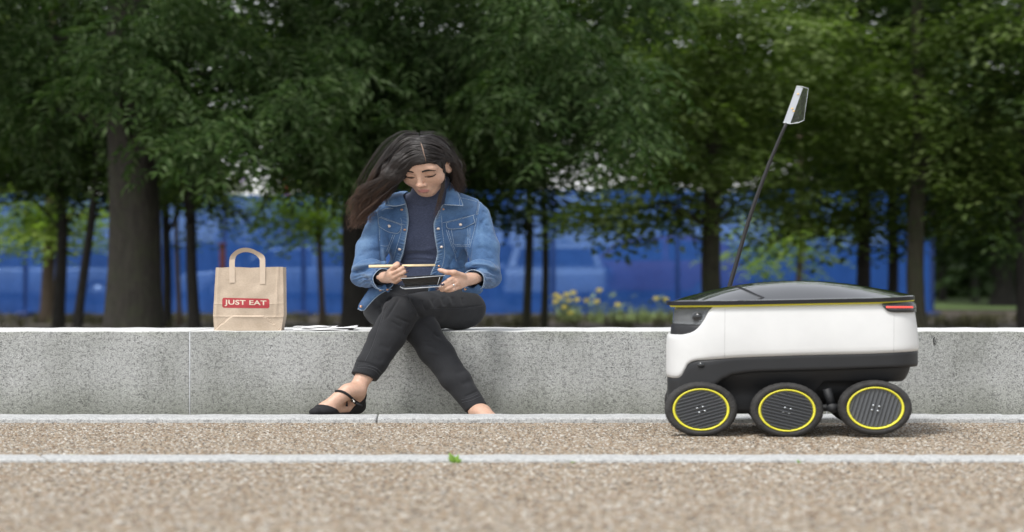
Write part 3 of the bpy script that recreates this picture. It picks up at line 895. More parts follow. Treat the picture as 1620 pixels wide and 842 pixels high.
# ragwort in front of the fence
M['yellow'] = simple('yellow_petals', (0.85, 0.72, 0.14), 0.5)
M['pstem'] = simple('plant_green', (0.20, 0.27, 0.09), 0.7, var=0.3, vscale=5)
heads = [(880, 467), (886, 471), (896, 466), (900, 475), (907, 463), (913, 474), (928, 475), (944, 477), (948, 459), (977, 482), (1038, 472), (1053, 474), (902, 495), (893, 486), (879, 477)]
plants = [(888, 29.6, 'tallest yellow flowered plant next to the second thin trunk'), (905, 30.2, 'yellow flowered plant with a low bloom, right of the tallest one'),
          (940, 29.4, 'yellow flowered plant with the highest single bloom'), (977, 30.3, 'yellow flowered plant with one drooping bloom'), (1046, 30.0, 'yellow flowered plant with two blooms just before the robot')]
for pi, (ppx, d, lab) in enumerate(plants):
    c = P(ppx, 0, d)
    root = thing('yellow_flower', lab, 'flower', (c.x, d, 0), 'yellow flowers growing before the fence')
    mb = MB()
    mine = [h for h in heads if min(range(5), key=lambda i: abs(plants[i][0] - h[0])) == pi]
    for hh in mine:
        q = P(hh[0], hh[1], d - 0.05)
        mb.tube([Vector((c.x + RNG.normal(0, .03), d, 0)), Vector(((c.x + q.x) / 2 + .03, d, q.z * .55)), q], [0.012, 0.009, 0.006], 5)
    for _ in range(22):
        z = RNG.uniform(0.02, 0.4); a = RNG.uniform(0, 2 * PI); l = 0.14
        s0 = Vector((c.x + RNG.normal(0, .12), d + RNG.normal(0, .1), z))
        e0 = s0 + Vector((1.3 * l * math.cos(a), l * math.sin(a), RNG.uniform(0, .12)))
        sd = Vector((-math.sin(a), math.cos(a), 0)) * 0.025
        mb.add([s0, (s0 + e0) / 2 + sd, e0, (s0 + e0) / 2 - sd], [[0, 1, 2, 3]])
    tag(mb.build('stem', M['pstem'], root, smooth=False), kind='stuff')
    for hh in mine:
        q = P(hh[0], hh[1], d - 0.06)
        fb = MB()
        for ring in range(2):
            for k in range(9):
                a = 2 * PI * (k + 0.5 * ring) / 9; r = 0.040 - 0.014 * ring
                t1 = q + Vector((1.3 * r * math.cos(a), -0.012 * ring, r * math.sin(a)))
                sd = Vector((-math.sin(a) * 1.3, 0, math.cos(a))) * 0.013
                m_ = (q + t1) / 2
                fb.add([q, m_ + sd, t1, m_ - sd], [[0, 1, 2, 3]])
        fb.disc(q, (0, 1, 0), 0.02, 0.02, 10, 1.3)
        fb.build('flower_head', M['yellow'], root, smooth=False)
v, f = tufts('tall_grass', [(P(px, 0, d).x, d, 0) for px, d in zip(RNG.uniform(885, 1075, 24), RNG.uniform(28.5, 31, 24))], None, 0.26, 12)
tag(obj('tall_grass', v, f, M['pstem'], smooth=False), 'tall green grass round the yellow flowers', kind='stuff')

# weeds in the kerb joints
M['weed'] = simple('weed_green', (0.24, 0.42, 0.07), 0.6, var=0.25, vscale=60)
for (px, py, d, s, lab) in [(720, 723.5, 5.98, 1.25, 'bright green weed, the tallest one growing at the front edge of the pale kerb band'),
                       (434, 719, 6.16, 0.55, 'tiny green weed behind the kerb band below the paper bag'),
                       (118, 721, 6.16, 0.55, 'tiny green weed behind the kerb band at its far end from the robot'),
                       (1264, 731.5, 5.97, 0.45, 'small green weed at the kerb band just below the robot middle wheel'),
                       (906, 731.5, 5.97, 0.3, 'very small weed sprig at the kerb band between the tall weed and robot')]:
    c = P(px, py, d); c.z = 0.0
    root = thing('weed', lab, 'weed', c, 'weeds growing along the kerb band')
    for k in range(15 if s > 0.8 else 8):
        a = RNG.uniform(0, 2 * PI); l = 0.024 * s * RNG.uniform(0.5, 1.2)
        dirv = Vector((math.cos(a) * 0.8, math.sin(a) * 0.6 - 0.2, RNG.uniform(0.3, 1.6))).normalized()
        sd = dirv.cross(Vector((0.2, -1, 0.3))).normalized() * l * 0.24
        up = Vector((0, -0.25, 0.12)) * l
        m1 = c + dirv * l * 0.6
        MB().add([c, m1 + sd, c + dirv * l * 1.15, m1 - sd, m1 + up], [[0, 4, 1], [1, 4, 2], [2, 4, 3], [3, 4, 0]]).build('leaf', M['weed'], root)

# ---------------------------------------------------------------- delivery robot
RN, RF = 7.0, 7.56            # near and far side of the robot
XA, XB = (1045.5 - 810) / F * 7.27, (1452.5 - 810) / F * 7.06
PXx = lambda px, d=7.0: (px - 810) / F * d
Zz = lambda py, d=7.0: CAM_H - (py - HOR) / F * d

M['shell'] = simple('white_shell', (0.66, 0.665, 0.66), 0.42, spec=0.4, var=0.06, vscale=5, bump=0.04, bscale=30)
M['chassis'] = simple('dark_chassis', (0.013, 0.014, 0.016), 0.5, var=0.12, vscale=9)
M['chassis2'] = simple('dark_chassis_lower', (0.014, 0.015, 0.017), 0.6, var=0.15, vscale=9)
M['lid'] = simple('glossy_black_lid', (0.018, 0.02, 0.024), 0.10, spec=0.9, coat=1.0)
M['lid'].node_tree.nodes['Principled BSDF'].inputs['Coat IOR'].default_value = 2.3
M['rimblack'] = simple('black_rim', (0.010, 0.010, 0.012), 0.35, spec=0.35)
M['trim'] = simple('yellow_trim', (0.82, 0.76, 0.06), 0.5)
M['lens'] = simple('dark_lens', (0.03, 0.033, 0.036), 0.08, spec=0.6)
M['hub'] = simple('wheel_hub_grey', (0.085, 0.09, 0.097), 0.4, spec=0.5)
M['bolt'] = simple('bolt_steel', (0.5, 0.53, 0.56), 0.3, 0.8)
m, t, b = mat_new('red_tail_light'); b.inputs['Base Color'].default_value = (0.8, 0.05, 0.04, 1)
b.inputs['Emission Color'].default_value = (1.0, 0.12, 0.09, 1); b.inputs['Emission Strength'].default_value = 0.4
M['red'] = m
m, t, b = mat_new('smoked_window'); b.inputs['Base Color'].default_value = (0.55, 0.58, 0.60, 1); b.inputs['Roughness'].default_value = 0.04
b.inputs['Transmission Weight'].default_value = 0.75; b.inputs['IOR'].default_value = 1.1
M['window'] = m
m, t, b = mat_new('clear_plastic'); b.inputs['Base Color'].default_value = (0.97, 1.0, 0.99, 1); b.inputs['Roughness'].default_value = 0.03
b.inputs['Transmission Weight'].default_value = 0.97; b.inputs['IOR'].default_value = 1.08
M['clear'] = m
M['silver'] = simple('silver_strip', (0.50, 0.53, 0.57), 0.3, 0.25)

rx0 = PXx(1250)
robot = thing('delivery_robot', 'white six wheeled delivery robot with glossy black lid and antenna', 'robot', (rx0, 7.28, 0))

NC_ = 22
NP_ = 4 * NC_ + 48
def hull(z, off=0.0, xa=None, xb=None, yn=RN, yf=RF, rfx=0.20, rfy=0.20, rbx=0.12, rby=0.13):
    """points of the rounded plan outline; z: (NP_,) heights; returns (NP_,3). front is -x"""
    xa = XA if xa is None else xa; xb = XB if xb is None else xb
    pts = []
    def arc(cx, cy, ax, ay, t0, t1, n):
        th = np.linspace(t0, t1, n, endpoint=False)
        e = 0.9
        c, s = np.cos(th), np.sin(th)
        return np.stack([cx + ax * np.sign(c) * np.abs(c) ** e, cy + ay * np.sign(s) * np.abs(s) ** e], 1)
    a = arc(xa + rfx, yn + rfy, rfx, rfy, PI, 1.5 * PI, NC_)                  # near front corner
    s1 = np.stack([np.linspace(xa + rfx, xb - rbx, 16, endpoint=False), np.full(16, yn)], 1)
    b_ = arc(xb - rbx, yn + rby, rbx, rby, 1.5 * PI, 2 * PI, NC_)
    s2 = np.stack([np.full(8, xb), np.linspace(yn + rby, yf - rby, 8, endpoint=False)], 1)
    c_ = arc(xb - rbx, yf - rby, rbx, rby, 0, 0.5 * PI, NC_)
    s3 = np.stack([np.linspace(xb - rbx, xa + rfx, 16, endpoint=False), np.full(16, yf)], 1)
    d_ = arc(xa + rfx, yf - rfy, rfx, rfy, 0.5 * PI, PI, NC_)
    rest = 8
    s4 = np.stack([np.full(rest, xa), np.linspace(yf - rfy, yn + rfy, rest, endpoint=False)], 1)
    q = np.concatenate([a, s1, b_, s2, c_, s3, d_, s4])
    # outward normal
    tq = np.roll(q, -1, 0) - np.roll(q, 1, 0)
    nrm = np.stack([tq[:, 1], -tq[:, 0]], 1); nrm /= np.linalg.norm(nrm, axis=1)[:, None] + 1e-9
    q = q + nrm * off
    return q, nrm

def taper(z):
    """how far the side walls lean in with height (metres): fullest at the white/dark seam"""
    zs = Zz(556)
    return np.where(z > zs, 0.018 * ((z - zs) / 0.16) ** 1.5, 0.0)

def skin(name, zlo, zhi, mat, off=0.0, rows=8, lip=0.03, xa=None, xb=None, xs_of=None, lean=True, mask=None, under=0.0, parent=None):
    """a band of the robot's hull between two height curves (functions of x), with lips turned inwards"""
    q, nrm = hull(None, off, xa, xb)
    x = q[:, 0]
    lo = zlo(x); hi = zhi(x)
    layers = []
    layers.append((lo, lip))
    for r in range(rows + 1):
        z = lo + (hi - lo) * r / rows
        e = 0.004 if r in (0, rows) else 0.0
        layers.append((z, e))
    layers.append((hi, lip))
    V = []
    for z, inn in layers:
        tp = taper(z) if lean else 0
        tp = tp + under * np.clip((Zz(582) - z) / (Zz(582) - Zz(620)), 0, 1) ** 1.5
        p = q - nrm * (inn + tp)[:, None] if not np.isscalar(tp) else q - nrm * (inn + tp)
        V.append(np.column_stack([p, z]))
    V = np.concatenate(V)
    L = len(layers)
    Fq = []
    for r in range(L - 1):
        for i in range(NP_):
            i2 = (i + 1) % NP_
            if mask is not None and not (mask[i] and mask[i2]): continue
            Fq.append([r * NP_ + i, r * NP_ + i2, (r + 1) * NP_ + i2, (r + 1) * NP_ + i])
    used = sorted({i for f_ in Fq for i in f_}); ren = {k_: i for i, k_ in enumerate(used)}
    return obj(name, V[used], [[ren[i] for i in f_] for f_ in Fq], mat, parent or robot)

def curve_px(pts):
    xs = np.array([PXx(p[0]) for p in pts]); zs = np.array([Zz(p[1]) for p in pts])
    return lambda x: np.interp(x, xs, zs)

shell_lo = curve_px([(1050, 600), (1066, 601), (1073, 600), (1078, 596), (1082, 588), (1087, 578), (1093, 573.5), (1102, 571), (1130, 569), (1168, 566), (1271, 562), (1374, 559.5), (1455, 555.5)])
stripe_lo = curve_px([(1055, 486.8), (1143, 485.8), (1250, 483.3), (1330, 481.5), (1391, 480.2), (1450, 477)])
stripe_hi = curve_px([(1055, 482.3), (1143, 481.4), (1250, 479.3), (1330, 477.6), (1391, 476.5), (1450, 473.2)])
shell_hi0 = curve_px([(1050, 531), (1078, 530.5), (1091, 527.5), (1098, 524), (1104, 519), (1109, 513), (1113, 507), (1118, 498), (1122.5, 488.5), (1125, 486.2), (1143, 485.8), (1250, 483.3), (1330, 481.5), (1391, 480.2), (1450, 477)])
skin('body_shell', shell_lo, shell_hi0, M['shell'], 0.0, 14)
# fine panel seams in the shell
seam = simple('seam_grey', (0.42, 0.42, 0.42), 0.6)
def near_surf(px, py, out=0.0, xa=None):
    """point on the near side of the hull at this column and row"""
    q, nrm = hull(None, out, xa=xa)
    z = Zz(py)
    half = [i for i in range(NP_) if nrm[i] @ q[i] < 0.02 and q[i, 1] < RN + 0.22]
    pts = [(q[i] - nrm[i] * float(taper(np.array(z)))) for i in half]
    cols = [810 + p[0] / p[1] * F for p in pts]
    order = np.argsort(cols)
    cs = np.array(cols)[order]; ps = np.array(pts)[order]
    x = np.interp(px, cs, ps[:, 0]); y = np.interp(px, cs, ps[:, 1])
    return Vector((x, y, CAM_H - (py - HOR) / F * y))
for pxs, y0, y1 in ((1147, 489, 566), (1412, 498, 557)):
    MB().tube([near_surf(pxs + 0.0 * k, y0 + (y1 - y0) * k / 8, -0.0003) for k in range(9)], 0.0009, 5).build('panel_seam', seam, robot)

skin('trim_stripe', stripe_lo, stripe_hi, M['trim'], 0.006, 2, 0.03)
# smoked camera window and the dark bumper below it at the front
XF = (1051 - 810) / F * 7.22
win_lo = curve_px([(1050, 513), (1140, 515)])
bump_lo = curve_px([(1050, 536), (1140, 536)])
q_, _n = hull(None, 0.0)
front_mask = q_[:, 0] < PXx(1135)
q_, _n = hull(None, 0.0, xa=XF)
front_mask = (q_[:, 0] < PXx(1135))
win = skin('camera_window', win_lo, stripe_lo, M['window'], -0.004, 5, 0.004, xa=XF, mask=front_mask)
skin('front_bumper', bump_lo, win_lo, M['chassis'], -0.003, 4, 0.02, xa=XF)
skin('sensor_housing', bump_lo, stripe_lo, M['chassis2'], -0.05, 3, 0.05, xa=XF)
cc = near_surf(1104, 501, -0.004, XF)
MB().disc(cc, (0.25, 1, 0), 0.0185, 0.006, 28, 1.3).build('camera_ring', M['hub'], robot)
MB().disc(cc + Vector((-0.001, -0.0022, 0)), (0.25, 1, 0), 0.0135, 0.006, 28, 1.3).build('camera_lens', M['lens'], robot)

# dark chassis
ch_lo = curve_px([(1050, 640), (1085, 640), (1132, 612), (1140, 604), (1150, 597), (1165, 592.5), (1195, 589.5), (1320, 585.5), (1450, 580.5)])
skin('chassis', ch_lo, lambda x: shell_lo(x) + 0.004, M['chassis'], -0.004, 8, 0.05, lean=False)
low_lo = curve_px([(1050, 650), (1100, 657), (1275, 657), (1285, 640), (1292, 612), (1300, 606), (1455, 604)])
skin('lower_chassis', low_lo, lambda x: ch_lo(x) + 0.01, M['chassis2'], -0.022, 8, 0.2, lean=False, under=0.05, xb=XB - 0.01)
inner_lo = curve_px([(1050, 640), (1455, 636)])
skin('belly_pan', inner_lo, lambda x: ch_lo(x) * 0 + Zz(575), M['chassis2'], -0.11, 3, 0.15, lean=False)
# headlamp recess in the dark corner behind the chin
a = near_surf(1109, 578, -0.002)
MB().disc(a, (0.15, 1, 0.1), 0.010, 0.008, 16, 1.3).build('corner_sensor', M['lens'], robot)

# lid: dome with a short rim
lid_sil = [(1056, 478.5), (1066, 475.5), (1080, 470.8), (1120, 460.5), (1160, 452), (1200, 446.8), (1250, 444), (1300, 445), (1350, 450), (1400, 458.5), (1443, 467.3), (1453, 470)]
sil_x = np.array([PXx(p[0] - 9, 7.27) for p in lid_sil]); sil_z = np.array([Zz(p[1], 7.27) for p in lid_sil])
q, nrm = hull(None, -0.004, xa=XF - 0.012, xb=XB - 0.012)
MIDY = (RN + RF) / 2
rows = [1.0, 1.0, 1.0, 0.997, 0.985, 0.95, 0.9, 0.82, 0.72, 0.6, 0.48, 0.36, 0.24, 0.12, 0.03]
V = []
for ri, s in enumerate(rows):
    cx = np.clip(q[:, 0], XF + 0.2, XB - 0.2)
    px_ = cx + (q[:, 0] - cx) * s if True else q[:, 0]
    py_ = MIDY + (q[:, 1] - MIDY) * s
    base = stripe_hi(px_) + 0.0005
    if ri == 0: z = base - 0.004
    elif ri == 1: z = base
    else:
        band = base + 0.010
        top = np.interp(px_, sil_x, sil_z)
        hw = 0.5 * (RF - RN) - 0.01
        tt = np.clip(np.abs(py_ - MIDY) / hw, 0, 1)
        g = (1 - tt ** 2.0)
        # fall away towards both ends as the plan narrows
        z = np.maximum(band, band + (top - band) * g)
        if ri in (2, 3): z = band + (0.0006 if ri == 3 else 0)
    V.append(np.column_stack([px_, py_, z]))
V = np.concatenate(V)
Fq = []
L = len(rows)
for r in range(L - 1):
    for i in range(NP_):
        i2 = (i + 1) % NP_
        Fq.append([r * NP_ + i, r * NP_ + i2, (r + 1) * NP_ + i2, (r + 1) * NP_ + i])
Fq.append([(L - 1) * NP_ + i for i in range(NP_)])
lid = obj('lid', V, [f_ for f_ in Fq if len(f_) > 4 or f_[0] >= 2 * NP_], M['lid'], robot)
obj('lid_rim', V[:3 * NP_], [f_ for f_ in Fq if len(f_) == 4 and f_[0] < 2 * NP_], M['rimblack'], robot)
# seam across the lid near the front
lid_b = BVHTree.FromPolygons([Vector(v) for v in V], Fq)
def on(bvh, px, py, out=0.001, fallback=8.4):
    o = Vector((0, 0, CAM_H)); d = (P(px, py, 1.0) - o).normalized()
    h, n, i, dist = bvh.ray_cast(o, d)
    if h is None: return None if fallback is None else P(px, py, fallback)
    if n.dot(d) > 0: n = -n
    return h + n * out
# tail light on the rear flanks
for side in (0, 1):
    cols = np.linspace(1393.5, 1444, 15)
    top = np.interp(cols, [1393, 1440, 1450], [480.6, 478.0, 479.5]) 
    bot = np.interp(cols, [1393, 1396, 1400, 1405, 1410, 1450], [481.8, 486, 490.5, 493, 494, 494])
    def quadset(top, bot, cols, out, name, mat, par):
        V = []
        for c_, t_, b2 in zip(cols, top, bot):
            for k in range(4):
                p = near_surf(c_, t_ + (b2 - t_) * k / 3, out)
                if side: p = Vector((p.x, RN + RF - p.y, p.z))
                V.append(p)
        n = len(cols)
        Fq = [[i * 4 + k, (i + 1) * 4 + k, (i + 1) * 4 + k + 1, i * 4 + k + 1] for i in range(n - 1) for k in range(3)]
        me = obj(name, [v[:] for v in V], Fq, mat, par)
        sm = me.modifiers.new('thickness', 'SOLIDIFY'); sm.thickness = 0.003; sm.offset = 0
        return me
    tl = quadset(top, bot, cols, 0.007, 'tail_light', M['lens'], robot)
    cols2 = np.linspace(1400, 1440, 10)
    quadset(np.full(10, 484.6), np.full(10, 487.3), cols2, 0.0098, 'light_strip', M['red'], tl)

# wheels
def wheel(px, py, d_out, facing, rz=43.5, ang=0.3, fine=1.0):
    cx, cz = PXx(px, 6.98), Zz(py, 6.98)
    R_ = rz / F * 6.98
    wd = 0.075
    root = bpy.data.objects.new('wheel', None); COL.objects.link(root)
    root.location = (cx, d_out, cz); TRUE_LOC[root.name] = Vector((cx, d_out, cz))
    adopt(root, robot)
    f_ = facing            # -1 faces the camera, +1 the far side
    def lathe(prof, name, mat, n=64, rip=None):
        V = []; m_ = len(prof)
        for i in range(n):
            a = 2 * PI * i / n
            for (r, y) in prof:
                rr = r * (1 if rip is None else 1 + rip(a, r))
                V.append((cx + SX * rr * math.cos(a), d_out - f_ * y, cz + rr * math.sin(a)))
        Fq = [[i * m_ + k, i * m_ + k + 1, ((i + 1) % n) * m_ + k + 1, ((i + 1) % n) * m_ + k] for i in range(n) for k in range(m_ - 1)]
        return obj(name, V, Fq, mat, root)
    # tyre: rounded profile with shallow tread blocks on the shoulders
    def rip(a, r):
        return -0.010 * (math.sin(a * 36) > 0.3) if r > R_ * 0.965 else 0
    lathe([(R_ * 0.772, 0.007), (R_ * 0.81, 0.001), (R_ * 0.90, 0.0), (R_ * 0.955, 0.006), (R_ * 0.985, 0.015), (R_, 0.028), (R_ * 1.0, wd - 0.02), (R_ * 0.97, wd - 0.006), (R_ * 0.85, wd), (R_ * 0.5, wd)],
          'tyre', M['rubber'], 144, rip)
    lathe([(R_ * 0.700, 0.011), (R_ * 0.722, 0.003), (R_ * 0.742, 0.001), (R_ * 0.765, 0.002), (R_ * 0.780, 0.008)], 'rim_ring', M['trim'], 72)
    # hub disc with parallel ribs
    mb = MB()
    rd = R_ * 0.70
    n = 48
    V = [(cx, d_out - f_ * 0.010, cz)] + [(cx + SX * rd * math.cos(2 * PI * i / n), d_out - f_ * 0.010, cz + rd * math.sin(2 * PI * i / n)) for i in range(n)]
    mb.add(V, [[0, 1 + i, 1 + (i + 1) % n] for i in range(n)])
    hub = mb.build('hub_disc', M['hub'], root)
    nr = 12
    mb = MB()
    for k in range(nr):
        t_ = -0.9 + 1.8 * k / (nr - 1)
        hl = math.sqrt(1 - t_ * t_) * rd * 0.97
        wv = rd * 0.9 / nr * 0.80
        sec = [(-wv, 0.0), (-wv * 0.25, 0.008 * fine), (wv * 0.25, 0.0085 * fine), (wv, 0.0)]
        V = []
        for e in (-1, 1):
            for (o_, h_) in sec:
                u_, v_ = e * hl * (0.98 if h_ > 0 else 1), t_ * rd + o_
                xx = u_ * math.cos(ang) - v_ * math.sin(ang); zz = u_ * math.sin(ang) + v_ * math.cos(ang)
                V.append((cx + SX * xx, d_out - f_ * (0.0098 - h_), cz + zz))
        mb.add(V, [[0, 1, 5, 4], [1, 2, 6, 5], [2, 3, 7, 6], [0, 3, 2, 1], [4, 5, 6, 7]])
    tag(mb.build('hub_ribs', M['hub'], root, smooth=False), kind='stuff')
    for k in range(4):
        a = ang + PI / 4 + k * PI / 2
        MB().disc((cx + SX * 0.0115 * math.cos(a), d_out - f_ * 0.004, cz + 0.0115 * math.sin(a)), (0, 1, 0), 0.0032, 0.004, 10, SX).build('hub_bolt', M['bolt'], root)
    return root
near_w = [(1110.5, 648.8, 0.36, 0.9), (1246.0, 649.6, -0.30, 1.1), (1384.5, 645.2, 1.35, 0.45)]
for (px, py, ang, fine) in near_w:
    wheel(px, py, 6.975, -1, ang=ang, fine=fine)
for (px, py, ang, fine) in near_w:
    wheel(px, py, 7.585, 1, ang=-ang, fine=fine)
for yy in (7.062, 7.498):
    pa = Vector((PXx(1246, 6.98), yy, Zz(649, 6.98))); pb = Vector((PXx(1384, 6.98), yy, Zz(645, 6.98)))
    mb = MB(); mb.tube([pa, pb], 0.013, 12)
    mid = (pa + pb) / 2 + Vector((0.01, 0, 0)); mid.y = yy + (-0.02 if yy < 7.2 else 0.02)
    mb.disc(mid, (0, 1, 0), 0.017, 0.05, 16, 1.3)
    mb.tube([mid, mid + Vector((-0.02, 0, 0.07))], 0.016, 10)
    mb.build('rocker_arm', M['chassis2'], robot)
for (px, py, _, _) in near_w:
    MB().tube([(PXx(px, 6.98), 7.03, Zz(py)), (PXx(px, 6.98), 7.54, Zz(py))], 0.012, 10).build('axle', M['chassis2'], robot)

# antenna with a clear flag lamp at its tip
AD = 7.42
PA = lambda x, y, d: P(x - 13.7, y, d)
ant = bpy.data.objects.new('antenna', None); COL.objects.link(ant)
TRUE_LOC[ant.name] = PA(1154, 452, AD); ant.location = TRUE_LOC[ant.name]; adopt(ant, robot)
mp_ = spline([PA(1152, 462, AD), PA(1162, 428, AD), PA(1186, 345, AD), PA(1209, 280, AD), PA(1228, 232, AD), PA(1244, 195, AD)], 24)
MB().tube([Vector(p) for p in mp_], list(np.linspace(0.0090, 0.0060, 24)), 10).build('mast', simple('mast_black', (0.012, 0.012, 0.013), 0.5), ant)
def slab(polys, d0, d1, name, mat, par):
    """thin sheet between two depth curves given per corner"""
    V = [PA(x, y, d0[i]) for i, (x, y) in enumerate(polys)] + [PA(x, y, d1[i]) for i, (x, y) in enumerate(polys)]
    n = len(polys)
    Fq = [list(range(n)), list(range(n, 2 * n))[::-1]] + [[i, (i + 1) % n, n + (i + 1) % n, n + i] for i in range(n)]
    return MB().add(V, Fq).build(name, mat, par, smooth=False)
slab([(1239.5, 193.5), (1250, 195.5), (1270, 139), (1260, 136.5)], [AD] * 4, [AD + 0.008] * 4, 'flag_lamp', M['silver'], ant)
slab([(1250.3, 195.3), (1262, 194.2), (1270, 190.5), (1277.5, 141), (1274, 138.5), (1270.3, 138.8)], [AD, AD + 0.01, AD + 0.03, AD + 0.03, AD + 0.012, AD], [AD + .003, AD + .013, AD + .033, AD + .033, AD + .015, AD + .003], 'flag_cover', M['clear'], ant)
wh = simple('flag_edge', (0.75, 0.8, 0.8), 0.2)
mb = MB()
mb.tube([PA(1239, 194, AD - .001), PA(1250, 196, AD - .001), PA(1262, 194.7, AD + .01), PA(1271, 190.5, AD + .03)], 0.0014, 6)
mb.tube([PA(1260, 136.5, AD - .001), PA(1268, 137.2, AD - .001), PA(1277.5, 140.5, AD + .03)], 0.0014, 6)
mb.tube([PA(1277.5, 140.5, AD + .03), PA(1270.5, 190.5, AD + .03)], 0.0008, 6)
mb.build('flag_edge', wh, ant)
ledm = simple('amber_led', (0.9, 0.6, 0.2), 0.4)
for (px, py) in ((1262.5, 149), (1253.5, 172), (1255.5, 176)):
    c = PA(px, py, AD - 0.0015)
    MB().box(c.x - .004, c.x + .004, c.y - .0015, c.y + .001, c.z - .0022, c.z + .0022, 0.0006).build('led', ledm, ant)

TH = math.radians(4.5)
robot.rotation_euler.z = -TH
robot.location.x += (7.28 - RN) * math.sin(TH)

# ---------------------------------------------------------------- seated person
class Field:
    """a solid shaped by blending round forms on a grid; surface() pulls a skin over it"""
    def __init__(self, lo, hi, h):
        self.h = h
        self.lo = np.array(lo, np.float32)
        n = np.ceil((np.array(hi) - np.array(lo)) / h).astype(int) + 1
        self.n = n
        self.ax = [self.lo[i] + np.arange(n[i], dtype=np.float32) * h for i in range(3)]
        self.D = np.full(tuple(n), 0.2, np.float32)
    def like(self):
        o = Field.__new__(Field)
        o.h, o.lo, o.n, o.ax = self.h, self.lo, self.n, self.ax
        o.D = np.full(tuple(self.n), 0.2, np.float32)
        return o
    def sub(self, blo, bhi):
        sl = []
        for i in range(3):
            a = max(0, int((blo[i] - self.lo[i]) / self.h)); b = min(self.n[i], int((bhi[i] - self.lo[i]) / self.h) + 2)
            if b <= a: return None
            sl.append(slice(a, b))
        return tuple(sl)
    def grids(self, sl):
        return (self.ax[0][sl[0]][:, None, None], self.ax[1][sl[1]][None, :, None], self.ax[2][sl[2]][None, None, :])
    def apply(self, f, blo, bhi, k, mode):
        pad = 0.035 + k
        sl = self.sub(np.array(blo) - pad, np.array(bhi) + pad)
        if sl is None: return
        X, Y, Z = self.grids(sl)
        d = f(X, Y, Z).astype(np.float32)
        A = self.D[sl]
        if mode == 'add':
            if k > 0:
                h = np.clip(0.5 + 0.5 * (A - d) / k, 0, 1)
                self.D[sl] = A * (1 - h) + d * h - k * h * (1 - h)
            else: self.D[sl] = np.minimum(A, d)
        else:
            if k > 0:
                h = np.clip(0.5 - 0.5 * (A + d) / k, 0, 1)
                self.D[sl] = A * (1 - h) - d * h + k * h * (1 - h)
            else: self.D[sl] = np.maximum(A, -d)
    def ell(self, c, r, k=0.01, R=None, mode='add'):
        c = np.asarray(c, float); r = np.asarray(r, float)
        m = r.max()
        def f(X, Y, Z):
            x, y, z = X - c[0], Y - c[1], Z - c[2]
            if R is not None:
                x, y, z = (R[0, 0] * x + R[1, 0] * y + R[2, 0] * z, R[0, 1] * x + R[1, 1] * y + R[2, 1] * z, R[0, 2] * x + R[1, 2] * y + R[2, 2] * z)
            k0 = np.sqrt((x / r[0]) ** 2 + (y / r[1]) ** 2 + (z / r[2]) ** 2)
            k1 = np.sqrt((x / r[0] ** 2) ** 2 + (y / r[1] ** 2) ** 2 + (z / r[2] ** 2) ** 2)
            return k0 * (k0 - 1) / np.maximum(k1, 1e-6)
        self.apply(f, c - m, c + m, k, mode)
    def cone(self, a, b, ra, rb, k=0.01, mode='add', sq=None):
        a = np.asarray(a, float); b = np.asarray(b, float)
        ab = b - a; L2 = max(ab @ ab, 1e-9)
        def f(X, Y, Z):
            t = np.clip(((X - a[0]) * ab[0] + (Y - a[1]) * ab[1] + (Z - a[2]) * ab[2]) / L2, 0, 1)
            return np.sqrt((X - a[0] - t * ab[0]) ** 2 + (Y - a[1] - t * ab[1]) ** 2 + (Z - a[2] - t * ab[2]) ** 2) - (ra + (rb - ra) * t)
        m = max(ra, rb)
        self.apply(f, np.minimum(a, b) - m, np.maximum(a, b) + m, k, mode)
    def chain(self, pts, rs, k=0.01):
        for i in range(len(pts) - 1):
            self.cone(pts[i], pts[i + 1], rs[i], rs[i + 1], k if i == 0 else min(k, 0.006) if rs[i] < 0.02 else k)
    def surface(self):
        D = self.D
        ins = D < 0
        n = D.shape
        c = np.zeros((n[0] - 1, n[1] - 1, n[2] - 1), np.uint8)
        for i in (0, 1):
            for j in (0, 1):
                for k in (0, 1):
                    c += ins[i:n[0] - 1 + i, j:n[1] - 1 + j, k:n[2] - 1 + k]
        act = (c > 0) & (c < 8)
        ii = np.argwhere(act)
        idx = np.full(act.shape, -1, np.int32)
        idx[act] = np.arange(len(ii))
        corners = [(a, b_, e) for a in (0, 1) for b_ in (0, 1) for e in (0, 1)]
        val = np.stack([D[ii[:, 0] + a, ii[:, 1] + b_, ii[:, 2] + e] for a, b_, e in corners], 1)
        acc = np.zeros((len(ii), 3)); cnt = np.zeros(len(ii))
        for p in range(8):
            for q in range(p + 1, 8):
                dlt = np.array(corners[q]) - np.array(corners[p])
                if np.abs(dlt).sum() != 1: continue
                cr = (val[:, p] < 0) != (val[:, q] < 0)
                t = val[:, p] / np.where(cr, val[:, p] - val[:, q], 1)
                pos = np.array(corners[p])[None] + dlt[None] * t[:, None]
                acc[cr] += pos[cr]; cnt[cr] += 1
        V = (ii + acc / cnt[:, None]) * self.h + self.lo
        quads = []
        for axis in range(3):
            sl0 = [slice(None)] * 3; sl1 = [slice(None)] * 3
            sl0[axis] = slice(0, n[axis] - 1); sl1[axis] = slice(1, n[axis])
            cr = ins[tuple(sl0)] != ins[tuple(sl1)]
            e = np.argwhere(cr)
            o1, o2 = [x for x in range(3) if x != axis]
            e = e[(e[:, o1] > 0) & (e[:, o2] > 0) & (e[:, o1] < n[o1] - 1) & (e[:, o2] < n[o2] - 1)]
            flip = ins[e[:, 0], e[:, 1], e[:, 2]]
            def at(d1, d2):
                q = e.copy(); q[:, o1] += d1; q[:, o2] += d2
                return idx[q[:, 0], q[:, 1], q[:, 2]]
            a, b_, c_, d_ = at(-1, -1), at(0, -1), at(0, 0), at(-1, 0)
            qd = np.stack([a, b_, c_, d_], 1)
            if axis == 1: flip = ~flip
            qd[~flip] = qd[~flip][:, ::-1]
            quads.append(qd)
        Q = np.concatenate(quads)
        Q = Q[(Q >= 0).all(1)]
        return V, Q.astype(np.int32)

